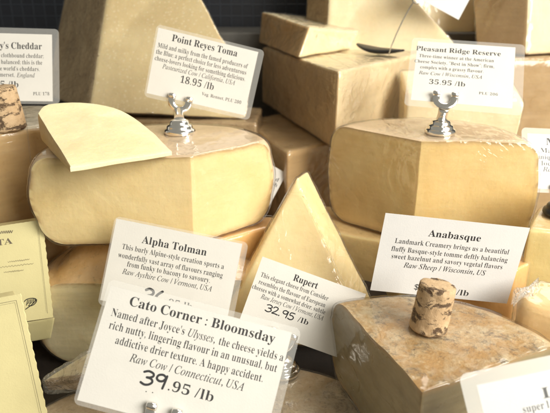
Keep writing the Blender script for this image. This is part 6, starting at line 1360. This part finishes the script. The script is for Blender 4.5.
# the back packet: printed label face, lower flap folded back
pl = Plane.fit((-40, 232), (42.5, 219.5), (51.5, 317), (-31, 330), .52)
t = thing('cheese_packet', 'pale yellow paper-wrapped packet with printed label, behind the other packet', 'packet', pl.at(pl.w / 2, pl.h), 'yellow paper packets')
obj('label_face', sheet(pl, 0, 0, pl.w, pl.h, .0008, edge=deckle(0, 0, pl.w, pl.h)), M['label_paper'], t, smooth=False)
bm = bmesh.new()
q = [pl.at(0, .002, -.0012), pl.at(pl.w - .003, .002, -.0012), pl.at(pl.w - .003, pl.h, -.0012), pl.at(0, pl.h, -.0012)]
bk = [p + Vector((-.014, .034, -.008)) for p in q]
obj('packet_body', solid(bk, q, [0] * 6, bevel=.001, amp=.0004), M['label_paper'], t)
f0, f1 = pl.at(0, pl.h + .0006, -.0008), pl.at(pl.w, pl.h + .0006, -.0008)
g0, g1 = f0 + pl.v * .018 - pl.n * .016, f1 + pl.v * .018 - pl.n * .016 - pl.u * .012
obj('folded_flap', solid([f0 - pl.n * .003, f1 - pl.n * .003, g1 - pl.n * .003, g0 - pl.n * .003], [f0, f1, g1, g0], [0] * 6, bevel=.0006, amp=.0005), M['label_paper'], t)
bm = bmesh.new()
wd = .00022
border(bm, pl, 0, -.1, pl.w - .0042, pl.h - .004, wd, .0005)
border(bm, pl, 0, -.1, pl.w - .0052, pl.h - .005, wd * .6, .0005)
bmesh.ops.delete(bm, geom=[f for f in bm.faces if f.calc_center_median().z > pl.o.z + .02], context='FACES')
for x0, x1, yy in ((0, 13, 232.5),):
    hand_stroke(bm, pl, [Vector(pl.local(x0 + (x1 - x0) * k / 12, yy + (1.2 if k % 2 else -1.2) - .9 * k / 12)) for k in range(13)], .0005, .0005)
for x0, x1, yy, sl in ((8, 30, 262, -.12), (0, 34, 267.5, -.12), (4, 24, 272.5, -.12)):
    n = 22
    hand_stroke(bm, pl, [Vector(pl.local(x0 + (x1 - x0) * k / n, yy + (.8 if k % 2 else -.8) * random.uniform(.3, 1) + sl * (x1 - x0) * k / n)) for k in range(n + 1)], .00022, .0005)
print_line(bm, pl, 'TA', 'b', (-3, 246), (13, 243.5), 11, .0005)
fix_front(bm, pl)
obj('printed_label', bm, M['ink_grey'], t, smooth=False)
bm = bmesh.new()
ex, ey = pl.local(31, 302)
for a0, a1, w_ in ((200, 520, .0007),):
    hand_stroke(bm, pl, [Vector((ex + math.cos(math.radians(a)) * .0052 * (1 - .25 * math.sin(math.radians(a))), ey + math.sin(math.radians(a)) * .0032)) for a in range(200, 500, 20)], w_, .0006)
for k in range(6):
    hand_stroke(bm, pl, [Vector((ex - .004 + k * .0013, ey + .0022 - .001 * (k % 2))), Vector((ex - .003 + k * .0014, ey - .0004)), Vector((ex - .0025 + k * .0013, ey - .0022))], .0006, .0006 + k * 1e-5)
hand_stroke(bm, pl, [Vector((ex - .005, ey + .0055)), Vector((ex, ey + .0028)), Vector((ex + .0055, ey - .0012))], .0007, .0007)
fix_front(bm, pl)
obj('printed_emblem', bm, M['ink'], t, smooth=False)

# the front packet
pl = Plane.fit((-45, 306), (20.5, 293.5), (54, 437), (-12, 450), .415)
t = thing('cheese_packet', 'front pale yellow packet with a plain double-ruled border and ragged edge', 'packet', pl.at(pl.w / 2, pl.h), 'yellow paper packets')
obj('label_face', sheet(pl, 0, 0, pl.w, pl.h, .0008, edge=deckle(0, 0, pl.w, pl.h)), M['label_paper'], t, smooth=False)
q = [pl.at(0, .002, -.0012), pl.at(pl.w - .003, .002, -.0012), pl.at(pl.w - .003, pl.h, -.0012), pl.at(0, pl.h, -.0012)]
bk = [p + Vector((-.016, .028, -.010)) for p in q]
obj('packet_body', solid(bk, q, [0] * 6, bevel=.001, amp=.0004), M['label_paper'], t)
bm = bmesh.new()
border(bm, pl, 0, .0040, pl.w - .0036, pl.h, .00028, .0005)
border(bm, pl, 0, .0054, pl.w - .0050, pl.h, .00016, .0005)
fix_front(bm, pl)
obj('printed_border', bm, M['ink_grey'], t, smooth=False)


# ================================================================== PRICE CARDS AND THEIR STANDS
# sleeved card at the left edge, in the cork
pl = Plane.fit((-62, 31.5), (52, 34.6), (53.5, 101.5), (-61, 100), .60)
pl_a = pl
card('sleeved card for the clothbound cheddar, stuck in a cork beside the tiled wall', pl, [
    ("y's Cheddar", 'b', (0, 48), (42, 50), 12.5),
    ('clothbound cheddar;', 'r', (1, 57), (44, 58.4), 7.4),
    ('balanced; this is the', 'r', (1, 63.6), (42.5, 65), 7.4),
    ("e world's cheddars.", 'r', (0, 70), (40, 71.5), 7.4),
    ('omerset,', 'r', (-3, 76.4), (15, 77), 7.4), ('England', 'i', (17, 77), (35, 77.7), 7.4),
    ('5 /lb', 's', (0, 86.8), (19, 87.5), 10.5), ('PLU 178', 'r', (33, 95), (49.6, 95.6), 5.5)],
    sleeve='sleeve', margin=(.004, .006, .007, .003))
# card on the butter yellow wheel
pl = Plane.fit((158.4, 27.5), (258.4, 52), (244.5, 115.5), (146.5, 93), .575)
pl_b = pl
card('sleeved card priced 18.95 with four lines of small print, on the butter yellow wheel', pl, [
    ('Point Reyes Toma', 'b', (171.5, 40.5), (237, 57), 12.2),
    ('Mild and milky from the famed producers of', 'r', (157.5, 46.6), (247, 69), 7.6),
    ('the Blue; a perfect choice for less adventurous', 'r', (155.8, 52.8), (246, 75.5), 7.6),
    ('cheese-lovers looking for something delicious.', 'r', (154.5, 59), (245, 82), 7.6),
    ('Pasteurized Cow / California, USA', 'i', (162.5, 67.5), (234.7, 86), 7.6),
    ('18.95 /lb', 's', (179.5, 82), (213.6, 90.5), 11.5),
    ('Veg. Rennet, PLU 200', 'r', (201.6, 94.8), (241, 104.5), 5.4)],
    sleeve='sleeve', margin=(.002, .003, .006, .004))
# card on the golden quarter wheel
pl = Plane((418, 41), (515.5, 47.5), (400, 99), .60, -18, -22)
pl_c = pl
card('sleeved card priced 35.95, clipped above the golden quarter wheel', pl, [
    ('Pleasant Ridge Reserve', 'b', (415.4, 53), (501, 53.6), 10.5),
    ('Three-time winner at the American', 's', (418.7, 59.4), (494, 60), 6.6),
    ('Cheese Society, "Best in Show"; firm,', 's', (414, 64.8), (494.5, 65.8), 6.6),
    ('complex with a grassy flavour.', 's', (419.8, 70), (483.7, 71.4), 6.6),
    ('Raw Cow / Wisconsin, USA', 'bi', (418.7, 76), (482.5, 77.2), 6.8),
    ('35.95 /lb', 's', (428.5, 85), (465.5, 85.6), 9.5),
    ('PLU 206', 'r', (478.5, 94.6), (498, 95.6), 5.2)],
    sleeve='sleeve', margin=(.006, .004, .009, .007))
# half-hidden card behind the butter wheel
pl = Plane((246, 150), (286.5, 173.5), (221, 204), .66, 20, 0)
card('small blank-looking card leaning in the dark gap behind the butter yellow wheel', pl, [
    ('d', 'r', (275, 180.5), (278, 182), 6), ('sh', 'r', (271.5, 184.5), (276.5, 187.5), 6)])
# card at the right edge
pl = Plane((527.5, 133.5), (600, 137), (527.5, 188), .58, 0, -8)
pl_h = pl
card('sleeved card cut off by the frame edge, above a black stand', pl, [
    ('M', 'b', (545.5, 145), (558, 145.4), 13),
    ('Ma', 'r', (540, 152.5), (552, 153), 8), ('uniqu', 'r', (536.5, 159), (554, 159.6), 8),
    ('loc', 'r', (541, 165.4), (551, 165.8), 8), ('Ra', 'bi', (543, 171.5), (552, 171.9), 8)],
    sleeve='sleeve', margin=(.006, .006, .006, .004), paper='paper_white')
# card in the wire clip at the back
pl = Plane((429.5, -40), (477, -14.5), (411.5, -5.5), .80, 0, 0)
pl_j = pl
card('white card hanging from the wire clip in front of the tan wheel', pl, [], sleeve=None, paper='paper_white')
# pair of cards at lower left
pl = Plane.fit((116.5, 218.5), (242.4, 243.8), (226, 325), (100, 300), .485)
card('sleeved card with a bold two-word heading, half covered by the largest card', pl, [
    ('Alpha Tolman', 'b', (141.6, 243.3), (206.5, 255.5), 13.6),
    ('This burly Alpine-style creation sports a', 'r', (121.8, 248.4), (223.8, 269.5), 8.7),
    ('wonderfully vast array of flavours ranging', 'r', (118.2, 256), (222.3, 279), 8.7),
    ('from funky to bacony to savoury.', 'r', (126.8, 265.6), (210, 283.6), 8.7),
    ('Raw Ayshire Cow / Vermont, USA', 'i', (122.5, 272.3), (211.5, 293), 8.8),
    ('.95 lb', 's', (165, 304), (192, 310), 10.5)],
    hand=[('36', (142, 302), (162, 306.5), 15, 2.6)], sleeve='sleeve', margin=(.0015, .002, .005, .004))
pl = Plane((262.5, 256.5), (366, 294), (237, 321), .485, 0, 0)
pl_f = pl
card('small card priced 32.95 propped against the pointed wedge', pl, [
    ('Rupert', 'b', (292.5, 280.2), (317, 289), 12.2),
    ('This elegant cheese from Consider', 'r', (260, 277), (328, 300), 7.6),
    ('resembles the flavour of European', 'r', (258, 283.8), (325, 307), 7.6),
    ('cheeses with a somewhat drier, subtle', 'r', (251.5, 288.4), (325, 314), 7.6),
    ('Raw Jersey Cow / Vermont, USA', 'i', (260.5, 298.6), (323, 320.3), 7.8),
    ('/lb', 's', (297, 321.5), (308, 325.2), 9)],
    hand=[('32.95', (264.5, 310.5), (293.5, 320.8), 7.4, 1.1)])
# white card in the cork
pl = Plane.fit((385.5, 213), (530, 228), (507, 305), (370, 290), .45)
pl_g = pl
card('plain white unsleeved card slotted into the cork on the mottled wedge', pl, [
    ('Anabasque', 'b', (428, 236.2), (480.5, 241.5), 13.2),
    ('Landmark Creamery brings us a beautiful', 'r', (394.5, 242.5), (508.5, 254.6), 8.8),
    ('fluffy Basque-style tomme deftly balancing', 'r', (391, 250), (507, 263), 8.8),
    ('sweet hazelnut and savory vegetal flavors', 'r', (391, 257.2), (502, 270), 8.8),
    ('Raw Sheep / Wisconsin, US', 'bi', (403.7, 266.4), (484.8, 276.4), 9.2),
    ('$', 's', (413.3, 289.2), (418.5, 289.8), 10.5), ('/lb', 's', (455.7, 294.8), (468.5, 296), 10.5)],
    hand=[('38', (420, 290), (437, 292), 12, 1.8)], paper='paper_white')
# the big one
pl = Plane.fit((111, 285), (292, 332.5), (257, 448), (77, 400), .40)
pl_e = pl
card('largest sleeved card in front, with a handwritten 39 before the printed price', pl, [
    ('Cato Corner : Bloomsday', 'b', (128.5, 304.5), (274, 344), 17.2),
    ("Named after Joyce's", 'r', (110.5, 315.5), (184.5, 335), 13),
    ('Ulysses,', 'i', (187, 335.8), (215, 343.3), 13),
    ('the cheese yields a', 'r', (218, 344.2), (283, 361.5), 13),
    ('rich nutty, lingering flavour in an unusual, but', 'r', (108.8, 326.4), (276, 374), 13),
    ('addictive drier texture. A happy accident.', 'r', (115, 341.8), (262.5, 383.8), 13),
    ('Raw Cow / Connecticut, USA', 'i', (129.5, 360.8), (243.5, 391.8), 13.2),
    ('.95 /lb', 's', (166.5, 390.5), (213.5, 401.5), 16.5)],
    hand=[('39', (139.5, 383.2), (165, 389.5), 14, 2.3)], marks=[(146, 391.5), (152.5, 392.5)],
    sleeve='sleeve', margin=(.0022, .004, .0058, .003))
# card at the lower right corner
pl = Plane((476.5, 385), (590, 361), (490, 455), .325, 0, -8)
card('blurred card in a milky sleeve covering the bottom corner of the mottled wedge', pl, [
    ('L', 'b', (543, 398.5), (556, 396), 19), ('super l', 'r', (523, 413), (550, 407.5), 12)],
    sleeve='sleeve_milky', margin=(.0085, .0075, .006, .006), paper='paper_white')

foot = PZ(180, 133, .2005)
a, b = pl_b.local(180.5, 100)
holder('chrome card stand on the butter yellow cut wheel', foot, pl_b, a, by=b + .0030)
foot = PZ(440, 133, .1985)
a, b = pl_c.local(445, 99)
holder('chrome card stand on the golden quarter wheel', foot, pl_c, a, by=b + .0030)
a, b = pl_e.local(166, 406)
holder('chrome card stand gripping the largest card, mostly out of view', (pl_e.at(a, b + .02).x, pl_e.at(a, b).y + .010, .0255), pl_e, a, by=b + .0075)
foot = PZ(282, 371, .0265)
holder('dark shiny card stand half hidden behind the largest card', foot, pl_f, pl_f.local(279, 345)[0], mat='chrome', by=pl_f.h + .002)
foot = PZ(561, 214, .1495)
holder('black card stand beneath the card cut off by the frame edge', foot, pl_h, pl_h.local(563, 186)[0], mat='black', by=pl_h.h + .004)


# ================================================================== CORKS
def cork(label, base, r0, r1, h, lean, seed):
    t = thing('cork_stopper', label, 'cork', base, 'cork card holders')
    bm = bmesh.new()
    prof = [(r0 * .5, 0), (r0 * .93, 0), (r0, h * .03)] + [(r0 + (r1 - r0) * k / 14, h * k / 14) for k in range(1, 14)] + [(r1 * .97, h * .985), (r1 * .93, h), (r1 * .6, h), (r1 * .25, h)]
    lathe(bm, (0, 0, 0), prof, 56)
    for v in bm.verts:
        q = v.co * 170 + Vector((seed * 9, 0, 0))
        n = noise.noise(Vector((q.x, q.y, q.z * 2)))
        n2 = noise.noise(v.co * 420)
        rad = Vector((v.co.x, v.co.y, 0))
        if rad.length > 1e-6:
            v.co -= rad.normalized() * (max(0, n - .18) * .0042 + n2 * .0005)
        v.co.z += noise.noise(v.co * 240 + Vector((4, 4, 4))) * .0006
    bm.transform(Matrix.Translation(base) @ Matrix.Rotation(math.radians(lean[0]), 4, 'Y') @ Matrix.Rotation(math.radians(lean[1]), 4, 'X'))
    obj('stopper', bm, M['cork'], t, sharp=60)


cork('brown cork with dark pits standing on the mottled wedge', PZ(427.5, 329, .1005), .0136, .0128, .0355, (8, -3), 1)
cork('pale cork standing on the brown cheddar piece', PZ(6, 129, .2075), .0190, .0155, .040, (-2, 0), 2)

# ================================================================== BLACK CLIP WITH WIRE
base = PZ(380, 57, .2515)
t = thing('wire_card_clip', 'black leaf-shaped clip base with a thin wire, on the big block', 'card clip', base, 'card stands')
bm = bmesh.new()
rows = []
nL = 26
e0, e1 = PZ(357.5, 51.5, .2515), PZ(402.5, 56, .2515)
ax = (e1 - e0)
sd = Vector((-ax.y, ax.x, 0)).normalized()
for i in range(nL + 1):
    s = i / nL
    wd = .0165 * math.sin(math.pi * min(1, max(0, s * .94 + .03))) ** .65
    p = e0 + ax * s
    lift = .006 * max(0, 1 - 2 * s) ** 1.6 + .003 * max(0, 2 * s - 1) ** 2
    rr = []
    for k in range(16):
        a = k / 16 * 2 * math.pi
        rr.append(bm.verts.new(p + sd * math.cos(a) * wd + Vector((0, 0, lift + .004 + math.sin(a) * .0040 * (.35 + .65 * math.sin(math.pi * s))))))
    rows.append(rr)
for a_, b_ in zip(rows, rows[1:]):
    for k in range(16):
        bm.faces.new([a_[k], a_[(k + 1) % 16], b_[(k + 1) % 16], b_[k]])
bm.faces.new(rows[0])
bm.faces.new(rows[-1])
bmesh.ops.recalc_face_normals(bm, faces=bm.faces)
obj('clip_base', bm, M['black'], t, sharp=60)
bm = bmesh.new()
d0 = (PZ(389, 54, .258) - CAM).length / ray(389, 54).length
w0 = PZ(389, 54, .258)
pts = [w0, P(391.5, 46, .80), P(396, 35, .80), P(402.5, 21, .80), P(409, 9, .80), P(413, 3, .798)]
sp = []
for i in range(len(pts) - 1):
    for k in range(6):
        sp.append(pts[i].lerp(pts[i + 1], k / 6))
sp.append(pts[-1])
cc = P(417, -1, .798)
for k in range(1, 40):
    a = math.radians(215 - k * 20)
    sp.append(cc + pl_j.u * math.cos(a) * .0062 - pl_j.v * math.sin(a) * .0062 + pl_j.n * (.003 - k * .00012))
tube(bm, sp, .00075, 8)
obj('wire', bm, M['wire'], t)
